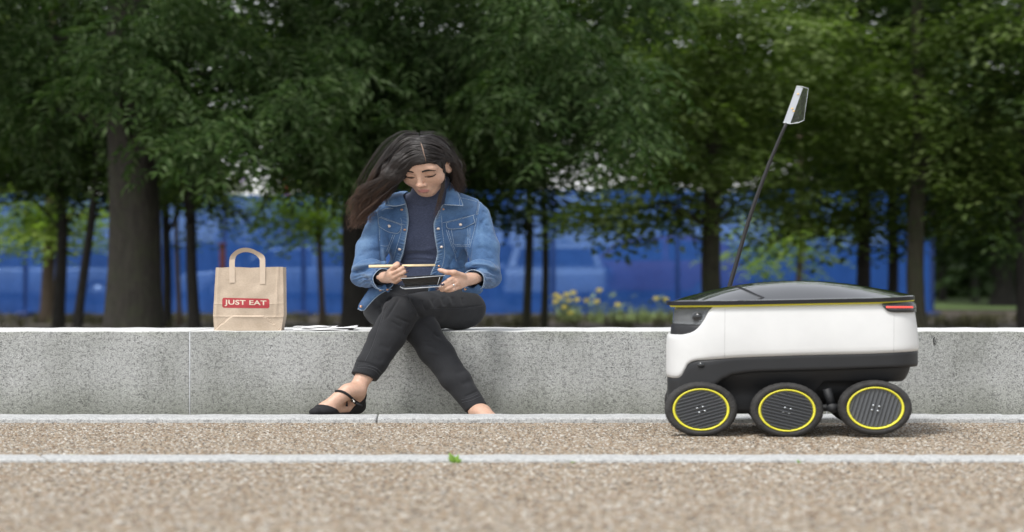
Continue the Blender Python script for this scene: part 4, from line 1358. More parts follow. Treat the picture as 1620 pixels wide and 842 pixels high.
def relax(V, Q, it=2, lam=0.5):
    n = len(V)
    e = np.concatenate([Q[:, [0, 1]], Q[:, [1, 2]], Q[:, [2, 3]], Q[:, [3, 0]]])
    for _ in range(it):
        s = np.zeros_like(V); c = np.zeros(n)
        for k in range(3):
            s[:, k] = np.bincount(e[:, 0], V[e[:, 1], k], n) + np.bincount(e[:, 1], V[e[:, 0], k], n)
        c = np.bincount(e[:, 0], minlength=n) + np.bincount(e[:, 1], minlength=n)
        V = V + lam * (s / np.maximum(c, 1)[:, None] - V)
    return V

def normals(V, Q):
    nrm = np.cross(V[Q[:, 2]] - V[Q[:, 0]], V[Q[:, 3]] - V[Q[:, 1]])
    out = np.zeros_like(V)
    for k in range(3):
        for c in range(4):
            out[:, k] += np.bincount(Q[:, c], nrm[:, k], len(V))
    return out / (np.linalg.norm(out, axis=1)[:, None] + 1e-12)

def widen(V):
    W = np.array(V, float); W[:, 0] *= SX
    return W

def cols_rows(W):
    return 810 + W[:, 0] / W[:, 1] * F, HOR - (W[:, 2] - CAM_H) / W[:, 1] * F

def seg_dist(px, py, line):
    """distance in photograph pixels to a polyline and the position along it"""
    best = np.full(len(px), 1e9); bt = np.zeros(len(px))
    m = len(line) - 1
    for i in range(m):
        a = np.array(line[i], float); b = np.array(line[i + 1], float)
        ab = b - a
        t = np.clip(((px - a[0]) * ab[0] + (py - a[1]) * ab[1]) / (ab @ ab), 0, 1)
        d = np.hypot((px - a[0] - t * ab[0]) / 1.15, py - a[1] - t * ab[1])
        s = d < best
        best[s] = d[s]; bt[s] = (i + t[s]) / m
    return best, bt

def folds(V, Q, lines, front=True):
    """cloth folds: each line (points, width, depth) presses a groove (depth>0) or raises a ridge (depth<0)"""
    W = widen(V); px, py = cols_rows(W)
    nrm = normals(V, Q)
    m = nrm[:, 1] < 0.25 if front else np.ones(len(V), bool)
    d = np.zeros(len(V))
    for pts, wd, dep in lines:
        dist, t = seg_dist(px[m], py[m], pts)
        fade = np.clip(np.minimum(t, 1 - t) * 5 + 0.15, 0, 1)
        d[m] += -dep * np.exp(-(dist / wd) ** 2) * fade
    return V + nrm * d[:, None]

def ripple(V, Q, amp, freqs, seed):
    r = np.random.default_rng(seed)
    nrm = normals(V, Q)
    d = np.zeros(len(V))
    for f in freqs:
        for _ in range(4):
            k = r.normal(size=3); k /= np.linalg.norm(k)
            d += np.sin(V @ k * f + r.uniform(0, 6)) / (4 * len(freqs)) * (freqs[0] / f) ** 0.7
    return V + nrm * (amp * d)[:, None]

# --- the figure's measures, read off the photograph: column, row, distance
NB = N(674, 322, 8.60)
SHR, SHL = N(610, 346, 8.62), N(749, 343, 8.62)           # her right / left shoulder joint
ELR, ELL = N(578, 438, 8.50), N(770, 440, 8.50)
WRR, WRL = N(612, 439, 8.30), N(745, 441, 8.27)
HIPR, HIPL = N(616, 489, 8.62), N(725, 489, 8.62)
KNL, KNR = N(636, 491, 8.27), N(664, 519, 8.33)
ANL, ANR = N(562, 620, 8.14), N(758, 652, 8.20)

# head frame
yaw, pit, rol = math.radians(12), math.radians(31), math.radians(4)
Fv = np.array((-math.sin(yaw) * math.cos(pit), -math.cos(yaw) * math.cos(pit), -math.sin(pit)))
Rv = np.cross(Fv, (0, 0, 1)); Rv /= np.linalg.norm(Rv)          # towards the viewer's right? (checked below)
if Rv[0] < 0: Rv = -Rv
Uv = np.cross(Rv, Fv)
if Uv[2] < 0: Uv = -Uv
Rv, Uv = Rv * math.cos(rol) + Uv * math.sin(rol), Uv * math.cos(rol) - Rv * math.sin(rol)
HR = np.stack([Rv, Fv, Uv], 1)          # columns: local x (viewer right), y (face forward), z (up)
HS = 1.08
HO = N(663, 277.5, 8.42) - HR @ np.array((0, 0.082, 0.0)) * HS
def hl(x, y, z):
    return HO + HR @ (np.array((x, y, z)) * HS)
def he(fd, c, r, k=0.01, mode='add', tilt=None):
    R = HR if tilt is None else HR @ tilt
    fd.ell(hl(*c), np.array(r) * HS, k, R, mode)
def hc(fd, a, b, ra, rb, k=0.008, mode='add'):
    fd.cone(hl(*a), hl(*b), ra * HS, rb * HS, k, mode)

def add_head(fd):
    he(fd, (0, -0.012, 0.022), (0.073, 0.093, 0.087), 0.0)
    he(fd, (0, 0.028, -0.030), (0.0545, 0.056, 0.074), 0.028)
    he(fd, (0, 0.051, -0.088), (0.022, 0.025, 0.021), 0.026)                 # chin
    hc(fd, (-0.033, 0.006, -0.060), (-0.010, 0.050, -0.090), 0.017, 0.013, 0.022)
    hc(fd, (0.033, 0.006, -0.060), (0.010, 0.050, -0.090), 0.017, 0.013, 0.022)
    for s in (-1, 1):
        he(fd, (s * 0.040, 0.046, -0.034), (0.022, 0.022, 0.022), 0.02)     # cheek
    hc(fd, (-0.040, 0.066, 0.020), (0.040, 0.066, 0.020), 0.014, 0.014, 0.018)   # brow
    for s in (-1, 1):
        he(fd, (s * 0.031, 0.092, 0.000), (0.017, 0.014, 0.0095), 0.012, 'sub')  # socket
        he(fd, (s * 0.0305, 0.0655, -0.001), (0.0155, 0.0155, 0.0125), 0.003)      # lid over the eye
        he(fd, (s * 0.0305, 0.080, -0.0105), (0.015, 0.006, 0.0022), 0.003, 'sub')  # lash crease
    hc(fd, (0, 0.078, 0.012), (0, 0.096, -0.030), 0.0075, 0.0080, 0.009)     # nose
    he(fd, (0, 0.101, -0.037), (0.0105, 0.0105, 0.0095), 0.006)
    for s in (-1, 1):
        he(fd, (s * 0.0112, 0.090, -0.040), (0.0068, 0.010, 0.0070), 0.005)
        he(fd, (s * 0.0068, 0.097, -0.0485), (0.0036, 0.0050, 0.0030), 0.002, 'sub')
    he(fd, (0, 0.078, -0.066), (0.019, 0.010, 0.015), 0.012)                 # muzzle
    he(fd, (0.0, 0.0862, -0.0652), (0.0150, 0.0062, 0.0034), 0.003)              # upper lip
    he(fd, (0, 0.0856, -0.0722), (0.0138, 0.0070, 0.0042), 0.003)              # lower lip
    he(fd, (0, 0.095, -0.0683), (0.0165, 0.0045, 0.0012), 0.002, 'sub')
    he(fd, (0, 0.088, -0.0845), (0.013, 0.007, 0.004), 0.006, 'sub')
    for s in (-1, 1):                                                          # ears
        T = rot('Y', s * 0.25) @ rot('Z', s * 0.45)
        he(fd, (s * 0.076, -0.006, -0.012), (0.0065, 0.019, 0.031), 0.004, 'add', T)
        he(fd, (s * 0.0815, 0.001, -0.010), (0.0060, 0.011, 0.017), 0.002, 'sub', T)

def fpts(lst, d):
    return [N(x, y, dd) for (x, y, dd) in lst]

def add_hand_right(fd):      # holds the chopsticks: curled fingers, thumb behind
    W0 = WRR
    kn = fpts([(618, 428.5, 8.235), (620, 434, 8.225), (623, 440, 8.225), (626, 446, 8.235)], 0)
    for q, rr in zip(kn, (.0105, .0105, .010, .0095)):
        fd.cone(W0 + (q - W0) * 0.15, q, 0.0155, rr, 0.014)
    mid = fpts([(626, 421.5, 8.205), (631.5, 428, 8.195), (634.5, 433.5, 8.195), (635, 441, 8.205)], 0)
    tip = fpts([(632.0, 418.8, 8.218), (639.5, 423.8, 8.205), (642.3, 429.8, 8.205), (641, 437.5, 8.215)], 0)
    for a, b, c, r in zip(kn, mid, tip, (.0088, .0090, .0086, .0078)):
        m2 = b * 0.45 + c * 0.55 + np.array((0, -0.004, 0.003))
        fd.chain([a, b, m2, c], [r * 1.06, r, r * 0.92, r * 0.82], 0.003)
    th = fpts([(617, 434, 8.27), (622, 426, 8.262), (626, 420, 8.250), (628.5, 416.6, 8.243)], 0)
    fd.chain(th, [0.0125, 0.0105, 0.0092, 0.0078], 0.006)
    return tip

def add_hand_left(fd):       # holds the tray: thumb on top, fingers under and round the front
    W0 = WRL
    kn = fpts([(722, 437, 8.185), (720, 443, 8.170), (722, 449, 8.170), (727, 454, 8.185)], 0)
    for q, rr in zip(kn, (.0115, .0115, .011, .0105)):
        fd.cone(W0 + (q - W0) * 0.1, q, 0.0170, rr, 0.016)
    mid = fpts([(711, 443.5, 8.150), (707, 450.5, 8.140), (710, 455.5, 8.140), (716, 458.5, 8.150)], 0)
    tip = fpts([(701.0, 449.6, 8.135), (693.0, 456.6, 8.140), (699, 459.5, 8.148), (706, 460.5, 8.160)], 0)
    for a, b, c, r in zip(kn, mid, tip, (.0092, .0092, .0088, .0080)):
        m2 = b * 0.5 + c * 0.5 + np.array((0, -0.004, -0.001))
        fd.chain([a, b, m2, c], [r * 1.08, r, r * 0.92, r * 0.82], 0.003)
    th = fpts([(731, 437, 8.20), (718, 431.5, 8.165), (707, 431.0, 8.16), (700, 428.8, 8.165), (695.5, 427.0, 8.17)], 0)
    fd.chain(th, [0.0150, 0.0115, 0.0098, 0.0090, 0.0074], 0.006)
    return tip

def add_foot(fd, an, toe, heel, grow=0.0):
    """a foot: ankle joint, toe tip, heel point"""
    an, toe, heel = map(np.asarray, (an, toe, heel))
    ball = heel + (toe - heel) * 0.70
    up = np.array((0, 0, 1.0))
    fd.cone(an, heel + up * 0.030, 0.034 + grow, 0.028 + grow, 0.02)
    fd.cone(heel + up * 0.026, ball + up * 0.018, 0.026 + grow, 0.027 + grow, 0.02)
    fd.cone(an + (toe - heel) * 0.16 + up * 0.006, ball + up * 0.026, 0.030 + grow, 0.022 + grow, 0.025)
    side = np.cross(toe - heel, up); side /= np.linalg.norm(side)
    for s, l in ((-1, 0.86), (-0.33, 0.98), (0.33, 0.96), (1, 0.86)):
        e = heel + (toe - heel) * l + side * 0.016 * s + up * 0.011
        fd.cone(ball + side * 0.017 * s + up * 0.014, e, 0.016 + grow, 0.0105 + grow, 0.012)

HEELL, TOEL = N(561, 652, 8.20) + np.array((0, 0, 0.0)), N(496, 650, 8.02)
HEELL = np.array((HEELL[0], HEELL[1], 0.010)); TOEL = np.array((TOEL[0], TOEL[1], 0.013))
HEELR, TOER = N(764, 660, 8.235), N(790, 670, 8.05)
HEELR = np.array((HEELR[0], 8.235, -0.040)); TOER = np.array((TOER[0], 8.03, -0.056))

def add_torso(fd, g=0.0, arms=True):
    fd.ell(N(680, 372, 8.63), (0.128 + g, 0.090 + g, 0.155 + g), 0.0)
    fd.ell(N(644, 378, 8.590), (0.054 + g, 0.044 + g, 0.052 + g), 0.04)
    fd.ell(N(712, 376, 8.590), (0.054 + g, 0.044 + g, 0.052 + g), 0.04)
    fd.ell(N(674, 445, 8.65), (0.118 + g, 0.092 + g, 0.12 + g), 0.05)
    fd.ell(N(671, 492, 8.69), (0.160 + g, 0.112 + g, 0.082 + g), 0.04)
    fd.cone(N(622, 334, 8.63), N(740, 331, 8.63), 0.048 + g, 0.048 + g, 0.05)
    fd.cone(N(640, 322, 8.64), N(710, 320, 8.64), 0.040 + g, 0.040 + g, 0.04)

def add_neck(fd, g=0.0):
    fd.cone(hl(0, -0.028, -0.070), NB + np.array((0, 0.02, -0.02)), 0.049 + g, 0.054 + g, 0.02)

def add_arms(fd, g=0.0, ge=None):
    ge = g if ge is None else ge
    for s, e, w in ((SHR, ELR, WRR), (SHL, ELL, WRL)):
        fd.cone(s, e, 0.047 + g, 0.038 + g, 0.03)
        fd.cone(e, w, 0.038 + g, 0.026 + ge, 0.015)

def add_legs(fd, g=0.0, bare=False):
    fd.cone(HIPR, KNR, 0.080 + g, 0.052 + g, 0.02)
    c1 = KNR + (ANR - KNR) * 0.30 + np.array((-0.003, 0.022, 0)); c2 = KNR + (ANR - KNR) * 0.62 + np.array((-0.002, 0.014, 0))
    fd.cone(KNR, c1, 0.050 + g, 0.0465 + g, 0.02)
    fd.cone(c1, c2, 0.0465 + g, 0.0395 + g, 0.02)
    fd.cone(c2, ANR, 0.0395 + g, 0.029 + g, 0.02)
    fd.cone(HIPL, HIPL * 0.4 + KNL * 0.6 + np.array((0, 0, 0.004)), 0.084 + g, 0.066 + g, 0.008)
    fd.cone(HIPL * 0.4 + KNL * 0.6 + np.array((0, 0, 0.004)), KNL, 0.066 + g, 0.053 + g, 0.006)
    fd.cone(KNL, KNL + (ANL - KNL) * 0.35 + np.array((0.002, 0.02, 0)), 0.052 + g, 0.050 + g, 0.008)
    c3 = KNL + (ANL - KNL) * 0.35 + np.array((0.002, 0.02, 0)); c4 = KNL + (ANL - KNL) * 0.66 + np.array((0.001, 0.012, 0))
    fd.cone(c3, c4, 0.050 + g, 0.041 + g, 0.012)
    fd.cone(c4, ANL, 0.041 + g, 0.030 + g, 0.012)

M['skin'] = None
def mat_skin():
    m, t, b = mat_new('skin')
    at = t.nodes.new('ShaderNodeAttribute'); at.attribute_name = 'pigment'
    c = mix_rgba(t, 1.0, at.outputs['Color'], noise_col(t, 90, [(0.3, (0.90, 0.88, 0.87)), (0.7, (1.04, 1.03, 1.03))], 4), 'MULTIPLY')
    t.links.new(c, b.inputs['Base Color'])
    b.inputs['Roughness'].default_value = 0.48
    b.inputs['Subsurface Weight'].default_value = 0.12
    b.inputs['Subsurface Radius'].default_value = (0.012, 0.005, 0.003)
    b.inputs['Subsurface Scale'].default_value = 0.6
    bp(t, b, tex_noise(t, 380, 3), 0.12, 0.002)
    return m
M['skin'] = mat_skin()

seat = P(672, 521, 8.66)
person = thing('person', 'seated person in blue denim jacket and black jeans with crossed legs, holding a food tray and chopsticks', 'person', (seat.x, seat.y, 0.35))
person['label'] = 'seated person in denim jacket and black jeans, legs crossed, holding a black tray'

fb_ = Field((-0.66, 7.94, -0.10), (-0.02, 8.86, 1.24), 0.0030)
add_torso(fb_, -0.012)
add_neck(fb_)
add_head(fb_)
add_arms(fb_, -0.008, -0.002)
add_legs(fb_, -0.006)
add_foot(fb_, ANL, TOEL, HEELL)
add_foot(fb_, ANR, TOER, HEELR)
tipsR = add_hand_right(fb_)
tipsL = add_hand_left(fb_)
V, Q = fb_.surface()
del fb_
V = relax(V, Q, 1, 0.35)
# pigment: skin tone, lips, reddened knuckles, lid and brow tint
loc = (V - HO) @ HR / HS
col = np.tile(np.array((0.58, 0.37, 0.270)), (len(V), 1))
isface = (loc[:, 1] > 0.02) & (np.abs(loc[:, 0]) < 0.075) & (loc[:, 2] > -0.12) & (loc[:, 2] < 0.12)
def tint(mask, c, a):
    col[:] = col * (1 - (mask * a)[:, None]) + np.array(c) * (mask * a)[:, None]
g2 = lambda x, s: np.exp(-(x / s) ** 2)
lip = isface * np.clip(1.25 - np.maximum(np.abs(loc[:, 0]) / 0.0160, np.abs((loc[:, 2] + 0.0688) / (0.0076 * np.sqrt(np.clip(1 - (loc[:, 0] / 0.0185) ** 2, 0.02, 1))))), 0, 0.25) * 4 * (loc[:, 1] > 0.07)
tint(lip, (0.47, 0.185, 0.175), 0.85)
for s in (-1, 1):
    ch = isface * g2(loc[:, 0] - s * 0.042, 0.018) * g2(loc[:, 2] + 0.035, 0.018)
    tint(ch, (0.55, 0.30, 0.21), 0.3)
    ey = isface * g2(loc[:, 0] - s * 0.0305, 0.017) * g2(loc[:, 2] + 0.001, 0.010)
    tint(ey, (0.40, 0.225, 0.15), 0.5)
tint(isface * g2(loc[:, 0], 0.014) * g2(loc[:, 2] + 0.036, 0.012), (0.54, 0.30, 0.21), 0.4)
me = mesh_np('body', widen(V), Q)
me.materials.append(M['skin'])
ca = me.color_attributes.new('pigment', 'FLOAT_COLOR', 'POINT')
ca.data.foreach_set('color', np.column_stack([col, np.ones(len(col))]).astype(np.float32).reshape(-1))
body = bpy.data.objects.new('body', me); COL.objects.link(body); adopt(body, person)
BW = widen(V)
body_bvh = BVHTree.FromPolygons([Vector(v) for v in BW], [list(map(int, q)) for q in Q])
bodyV, bodyQ = V, Q

def head_ray(x, z, out=0.0006):
    """point on the face at head coordinates x, z"""
    o = hl(x, 0.25, z); d = HR @ np.array((0, -1.0, 0))
    o2 = Vector((o[0] * SX, o[1], o[2])); d2 = Vector((d[0] * SX, d[1], d[2])).normalized()
    h, n, i, dist = body_bvh.ray_cast(o2, d2)
    if h is None: return o2
    if n.dot(d2) > 0: n = -n
    return h + n * out

M['brow'] = simple('brow_hair', (0.018, 0.012, 0.009), 0.7)
M['lash'] = simple('eyelash', (0.010, 0.007, 0.006), 0.7)
def ribbon_face(pts, widths, name, mat, out=0.0008):
    V = []; n = len(pts)
    for (x, z), wd in zip(pts, widths):
        for k in (-1, -0.4, 0.4, 1):
            V.append(head_ray(x, z + wd * k, out + 0.0007 * (1 - k * k)))
    Fq = [[i * 4 + k, i * 4 + k + 1, (i + 1) * 4 + k + 1, (i + 1) * 4 + k] for i in range(n - 1) for k in range(3)]
    o = obj(name, [v[:] for v in V], Fq, mat, person)
    sm = o.modifiers.new('thickness', 'SOLIDIFY'); sm.thickness = 0.0008
    return o
for s in (-1, 1):
    br = spline([(s * 0.013, 0.0165), (s * 0.026, 0.0200), (s * 0.040, 0.0195), (s * 0.052, 0.0120)], 16)
    ribbon_face(br, [0.0028 + 0.0009 * math.sin(PI * min(1, i / 10)) - 0.0022 * max(0, (i - 8) / 8) for i in range(16)], 'eyebrow', M['brow'])
    la = spline([(s * 0.0155, -0.0085), (s * 0.024, -0.0118), (s * 0.033, -0.0122), (s * 0.042, -0.0098), (s * 0.0475, -0.0060)], 16)
    ribbon_face(la, [0.0013 + 0.0013 * math.sin(PI * i / 15) for i in range(16)], 'eyelash', M['lash'], 0.0012)

# nails
M['nail'] = simple('purple_nail_varnish', (0.022, 0.008, 0.035), 0.2, coat=0.5)
def nail(p, n, along, L=0.0115, wd=0.0085):
    p = np.array(p); n = np.array(n) / np.linalg.norm(n); a = np.array(along) / np.linalg.norm(along)
    a = a - n * (a @ n); a /= np.linalg.norm(a); s = np.cross(n, a)
    V = []; 
    for i in range(7):
        u = -1 + 2 * i / 6
        wv = wd / 2 * (1 - abs(u) ** 3 * 0.6)
        for j in range(5):
            v_ = -1 + 2 * j / 4
            q = p + a * u * L / 2 + s * v_ * wv + n * (0.0022 - 0.0016 * v_ * v_ - 0.0006 * u * u)
            V.append((q[0] * SX, q[1], q[2]))
    Fq = [[i * 5 + j, i * 5 + j + 1, (i + 1) * 5 + j + 1, (i + 1) * 5 + j] for i in range(6) for j in range(4)]
    o = obj('fingernail', V, Fq, M['nail'], person)
    sm = o.modifiers.new('thickness', 'SOLIDIFY'); sm.thickness = 0.0012
for (px, py), al in (((633.3, 418.4), (1, 0, .35)), ((640.8, 423.2), (1, 0, .25)), ((643.6, 429.2), (1, 0, .25))):
    h = on(body_bvh, px, py, 0.0, 8.2)
    nail((h.x / SX, h.y, h.z), (0.15, -1, 0.35), al, 0.0125, 0.0095)
for (px, py), al in (((700.2, 450.3), (-1, 0, -.45)), ((691.5, 456.8), (-1, 0, -.3))):
    h = on(body_bvh, px, py, 0.0, 8.13)
    nail((h.x / SX, h.y, h.z), (-0.2, -1, 0.2), al, 0.0115, 0.009)
# finger ring
h = on(body_bvh, 717.5, 451.5, 0.0012, 8.14)
MB().disc(h, (0, 1, 0.2), 0.0045, 0.004, 12).build('finger_ring', simple('silver_ring', (0.8, 0.82, 0.85), 0.15, 0.9), person)

# --- sweater
M['sweater'] = None
m, t, b = mat_new('heather_knit')
c = noise_col(t, 240, [(0.3, (0.030, 0.038, 0.075)), (0.7, (0.072, 0.088, 0.145))], 3, mapped(t, (0.6, 1, 2.2)))
t.links.new(c, b.inputs['Base Color']); b.inputs['Roughness'].default_value = 0.95
b.inputs['Sheen Weight'].default_value = 0.2
bp(t, b, tex_noise(t, 520, 2, mapped(t, (0.6, 1, 2.0))), 0.35, 0.002)
M['sweater'] = m
fd = Field((-0.56, 8.42, 0.40), (-0.10, 8.86, 1.03), 0.0035)
add_torso(fd, 0.0)
fd.cone(hl(0, -0.030, -0.088), NB + np.array((0, 0.015, -0.03)), 0.057, 0.070, 0.03)
V, Q = fd.surface(); V = relax(V, Q, 2, 0.5)
V = folds(V, Q, [([(640, 404), (660, 401), (692, 404)], 3.0, 0.004), ([(636, 416), (660, 413), (690, 415)], 3.0, -0.003), ([(636, 409), (660, 407), (690, 410)], 2.2, -0.004),
                 ([(640, 396), (668, 396), (690, 392)], 3.0, -0.003), ([(650, 322), (668, 327), (692, 320)], 1.6, 0.003), ([(648, 316), (668, 321), (694, 314)], 2.4, -0.003),
                 ([(640, 425), (660, 421), (690, 424)], 2.5, 0.004), ([(655, 350), (650, 380)], 6, 0.002)])
V = ripple(V, Q, 0.0012, (60, 110), 3)
sweater = obj('sweater', widen(V), Q, M['sweater'], person)
# black sleeve ends showing at the wrists
M['blackcuff'] = simple('black_knit', (0.012, 0.012, 0.014), 0.9, bump=0.3, bscale=400)
for e, w_ in ((ELR, WRR), (ELL, WRL)):
    a = w_ + (e - w_) * 0.40; b2 = w_ + (e - w_) * (0.10 if w_ is WRR else 0.16)
    pts = [Vector((p[0] * SX, p[1], p[2])) for p in (a, (a + b2) / 2, b2)]
    MB().tube(pts, [0.034, 0.033, 0.030], 20).build('sleeve_end', M['blackcuff'], person)

# --- jeans
m, t, b = mat_new('black_denim')
c = noise_col(t, 14, [(0.3, (0.0065, 0.0072, 0.0095)), (0.7, (0.0145, 0.0155, 0.0190))], 6)
c = mix_rgba(t, 0.5, c, noise_col(t, 420, [(0.35, (0.5, 0.5, 0.5)), (0.65, (1.3, 1.3, 1.3))], 2, mapped(t, (1, 1, 0.4))), 'MULTIPLY')
t.links.new(c, b.inputs['Base Color']); b.inputs['Roughness'].default_value = 0.85
b.inputs['Sheen Weight'].default_value = 0.06
bp(t, b, tex_noise(t, 600, 2), 0.25, 0.002)
M['jeans'] = m
fd = Field((-0.60, 8.02, -0.02), (-0.06, 8.86, 0.66), 0.0032)
fd.ell(N(671, 490, 8.68), (0.178, 0.125, 0.092), 0.0)
fd.ell(N(672, 462, 8.66), (0.140, 0.105, 0.07), 0.04)
add_legs(fd, 0.008)
# cut the hems just above the ankles
for kn_, an_, t_ in ((KNL, ANL, 0.815), (KNR, ANR, 0.955)):
    p0 = kn_ + (an_ - kn_) * t_; ax = (an_ - kn_) / np.linalg.norm(an_ - kn_)
    sl = fd.sub(p0 - 0.10, p0 + 0.14)
    X, Y, Z = fd.grids(sl)
    pl = (X - p0[0]) * ax[0] + (Y - p0[1]) * ax[1] + (Z - p0[2]) * ax[2]
    # hollow the last centimetres so the ankle sits inside the hem
    rad = np.sqrt(np.maximum((X - p0[0]) ** 2 + (Y - p0[1]) ** 2 + (Z - p0[2]) ** 2 - pl ** 2, 0))
    near = (rad < 0.075)
    fd.D[sl] = np.where(near & (pl > -0.03), np.maximum(fd.D[sl], pl), fd.D[sl])
V, Q = fd.surface(); V = relax(V, Q, 2, 0.5)
jl = [([(622, 500), (640, 508), (652, 512)], 2.2, 0.002), ([(618, 508), (636, 518)], 2.2, 0.0018), ([(668, 540), (684, 541)], 2.2, 0.002), ([(676, 556), (694, 560)], 3, -0.0016), ([(560, 572), (580, 574), (600, 582)], 2.0, 0.0016), ([(735, 628), (757, 618)], 2.0, 0.0018), ([(600, 480), (606, 510)], 3, 0.002), ([(648, 470), (660, 490), (668, 505)], 3.5, 0.004), ([(640, 465), (655, 487), (660, 500)], 2.5, -0.003), ([(668, 474), (676, 492)], 3, 0.003), ([(684, 472), (690, 488)], 3, 0.0028), ([(700, 470), (704, 484)], 3, 0.0026),
      ([(716, 469), (718, 482)], 3, 0.0026), ([(732, 470), (733, 482)], 3, 0.0024), ([(676, 473), (683, 490)], 3, -0.002), ([(692, 471), (697, 486)], 3, -0.002), ([(708, 470), (711, 483)], 3, -0.002),
      ([(680, 489), (720, 489), (762, 484)], 1.6, 0.0022), ([(612, 484), (606, 496), (598, 520), (585, 560)], 1.8, 0.0016), ([(648, 512), (640, 532)], 3, 0.003), ([(660, 506), (690, 528)], 4, 0.002),
      ([(686, 526), (697, 533)], 3, 0.004), ([(684, 532), (698, 541)], 3, -0.003), ([(672, 545), (690, 552)], 4, 0.002), ([(600, 545), (618, 552)], 5, 0.0016), ([(590, 566), (606, 572)], 5, 0.0016),
      ([(720, 590), (738, 586)], 5, 0.002), ([(730, 608), (746, 603)], 5, 0.002), ([(612, 478), (620, 468)], 2, 0.005), ([(590, 470), (600, 490)], 5, 0.002), ([(610, 505), (632, 470)], 2.0, 0.003)]
V = folds(V, Q, [(p_, w_ * 0.85, d_ * 1.7) for p_, w_, d_ in jl])
V = ripple(V, Q, 0.0022, (45, 90, 160), 5)
jeans = obj('jeans', widen(V), Q, M['jeans'], person)
jbvh = BVHTree.FromPolygons([Vector(v) for v in widen(V)], [list(map(int, q)) for q in Q])
M['jstitch'] = simple('grey_stitching', (0.07, 0.072, 0.08), 0.8)
def stitched(bvh, lines, name, mat, parent, r=0.0009, out=0.0004, fb=8.4, n=10):
    for ln in lines:
        pts = spline(ln, n * (len(ln) - 1) + 1)
        W = [q_ for q_ in (on(bvh, p[0], p[1], out, None) for p in pts) if q_ is not None]
        if len(W) < 3: continue
        W2 = [W[0]]
        for p in W[1:]:
            if (p - W2[-1]).length < 0.09: W2.append(p)
        if len(W2) > 2:
            tag(MB().tube(W2, r, 5).build(name, mat, parent), kind='stuff')
stitched(jbvh, [[(567, 578), (580, 578), (594, 582), (604, 590)], [(565.5, 582), (578, 582), (592, 586), (601, 594)], [(729, 633), (743, 629.5), (757, 623)], [(731, 637), (745, 633.5), (760, 627)],
                [(680, 487.5), (700, 488.5), (730, 488), (764, 484)], [(578, 498), (584, 512), (590, 522)], [(612, 486), (605, 500), (590, 545), (577, 572)]], 'seam_stitching', M['jstitch'], jeans, 0.0008)

# --- shoes with ankle straps
M['suede'] = simple('black_suede', (0.010, 0.010, 0.012), 0.85, var=0.2, vscale=60, bump=0.2, bscale=500)
M['sole'] = simple('shoe_sole', (0.03, 0.026, 0.022), 0.6)
M['bead'] = simple('metal_bead', (0.80, 0.78, 0.74), 0.2, 0.85)
def shoe(an, toe, heel, lo, hi):
    fd = Field(lo, hi, 0.0024)
    add_foot(fd, an, toe, heel, 0.0045)
    # open top: keep the toe cap and the heel cup only
    ax = (toe - heel); L = np.linalg.norm(ax); ax = ax / L
    X, Y, Z = np.meshgrid(*fd.ax, indexing='ij', sparse=True)
    s = ((X - heel[0]) * ax[0] + (Y - heel[1]) * ax[1]) / L
    zz = Z - heel[2]
    topc = np.where(s > 0.5, 0.006 + 0.10 * np.clip(s - 0.52, 0, 1) + 0.04 * np.clip(s - 0.6, 0, .2), 0.006 + 0.40 * np.clip(0.26 - s, 0, 1) ** 1.0)
    fd.D = np.maximum(fd.D, (zz - topc).astype(np.float32))
    V, Q = fd.surface(); V = relax(V, Q, 2, 0.4)
    sh = obj('shoe', widen(V), Q, M['suede'], person)
    # sole and low block heel
    MB().tube([Vector((p[0] * SX, p[1], p[2] - 0.004)) for p in (heel, heel + ax * L * 0.5, heel + ax * L * 0.8, toe)], [0.022, 0.020, 0.026, 0.012], 10).build('sole', M['sole'], sh)
    h0 = heel + ax * 0.012
    mb = MB(); mb.tube([Vector((h0[0] * SX, h0[1], heel[2])), Vector((h0[0] * SX, h0[1], -0.061))], [0.026, 0.020], 14); mb.build('heel', M['suede'], sh)
    return sh
shoe_l = shoe(ANL, TOEL, HEELL, (-0.68, 7.96, -0.04), (-0.44, 8.30, 0.20))
shoe_r = shoe(ANR, TOER, HEELR, (-0.18, 7.97, -0.10), (-0.0, 8.33, 0.16))
def strap(c, nrm_, r, parent, wd=0.006):
    c = np.array(c); n_ = np.array(nrm_) / np.linalg.norm(nrm_)
    a = np.cross(n_, (0, 1, 0.3)); a /= np.linalg.norm(a); b_ = np.cross(n_, a)
    V = []; n = 40
    for i in range(n):
        th = 2 * PI * i / n
        rd = r * (1 + 0.04 * math.sin(2 * th))
        for (dr, dn) in ((0, -wd), (0.0025, -wd * 0.7), (0.0025, wd * 0.7), (0, wd)):
            p = c + (a * math.cos(th) + b_ * math.sin(th)) * (rd + dr) + n_ * dn
            V.append((p[0] * SX, p[1], p[2]))
    Fq = [[i * 4 + k, i * 4 + k + 1, ((i + 1) % n) * 4 + k + 1, ((i + 1) % n) * 4 + k] for i in range(n) for k in range(3)]
    return obj('ankle_strap', V, Fq, M['suede'], parent)
sp_ = [q_ for q_ in (on(body_bvh, p[0], p[1], 0.0015, None) for p in spline([(523, 625), (528, 621), (535, 619), (543, 620.5), (550, 624.5), (556, 629.5), (563, 635), (568, 638)], 30)) if q_ is not None]
MB().tube(sp_, 0.0055, 8).build('ankle_strap', M['suede'], shoe_l)
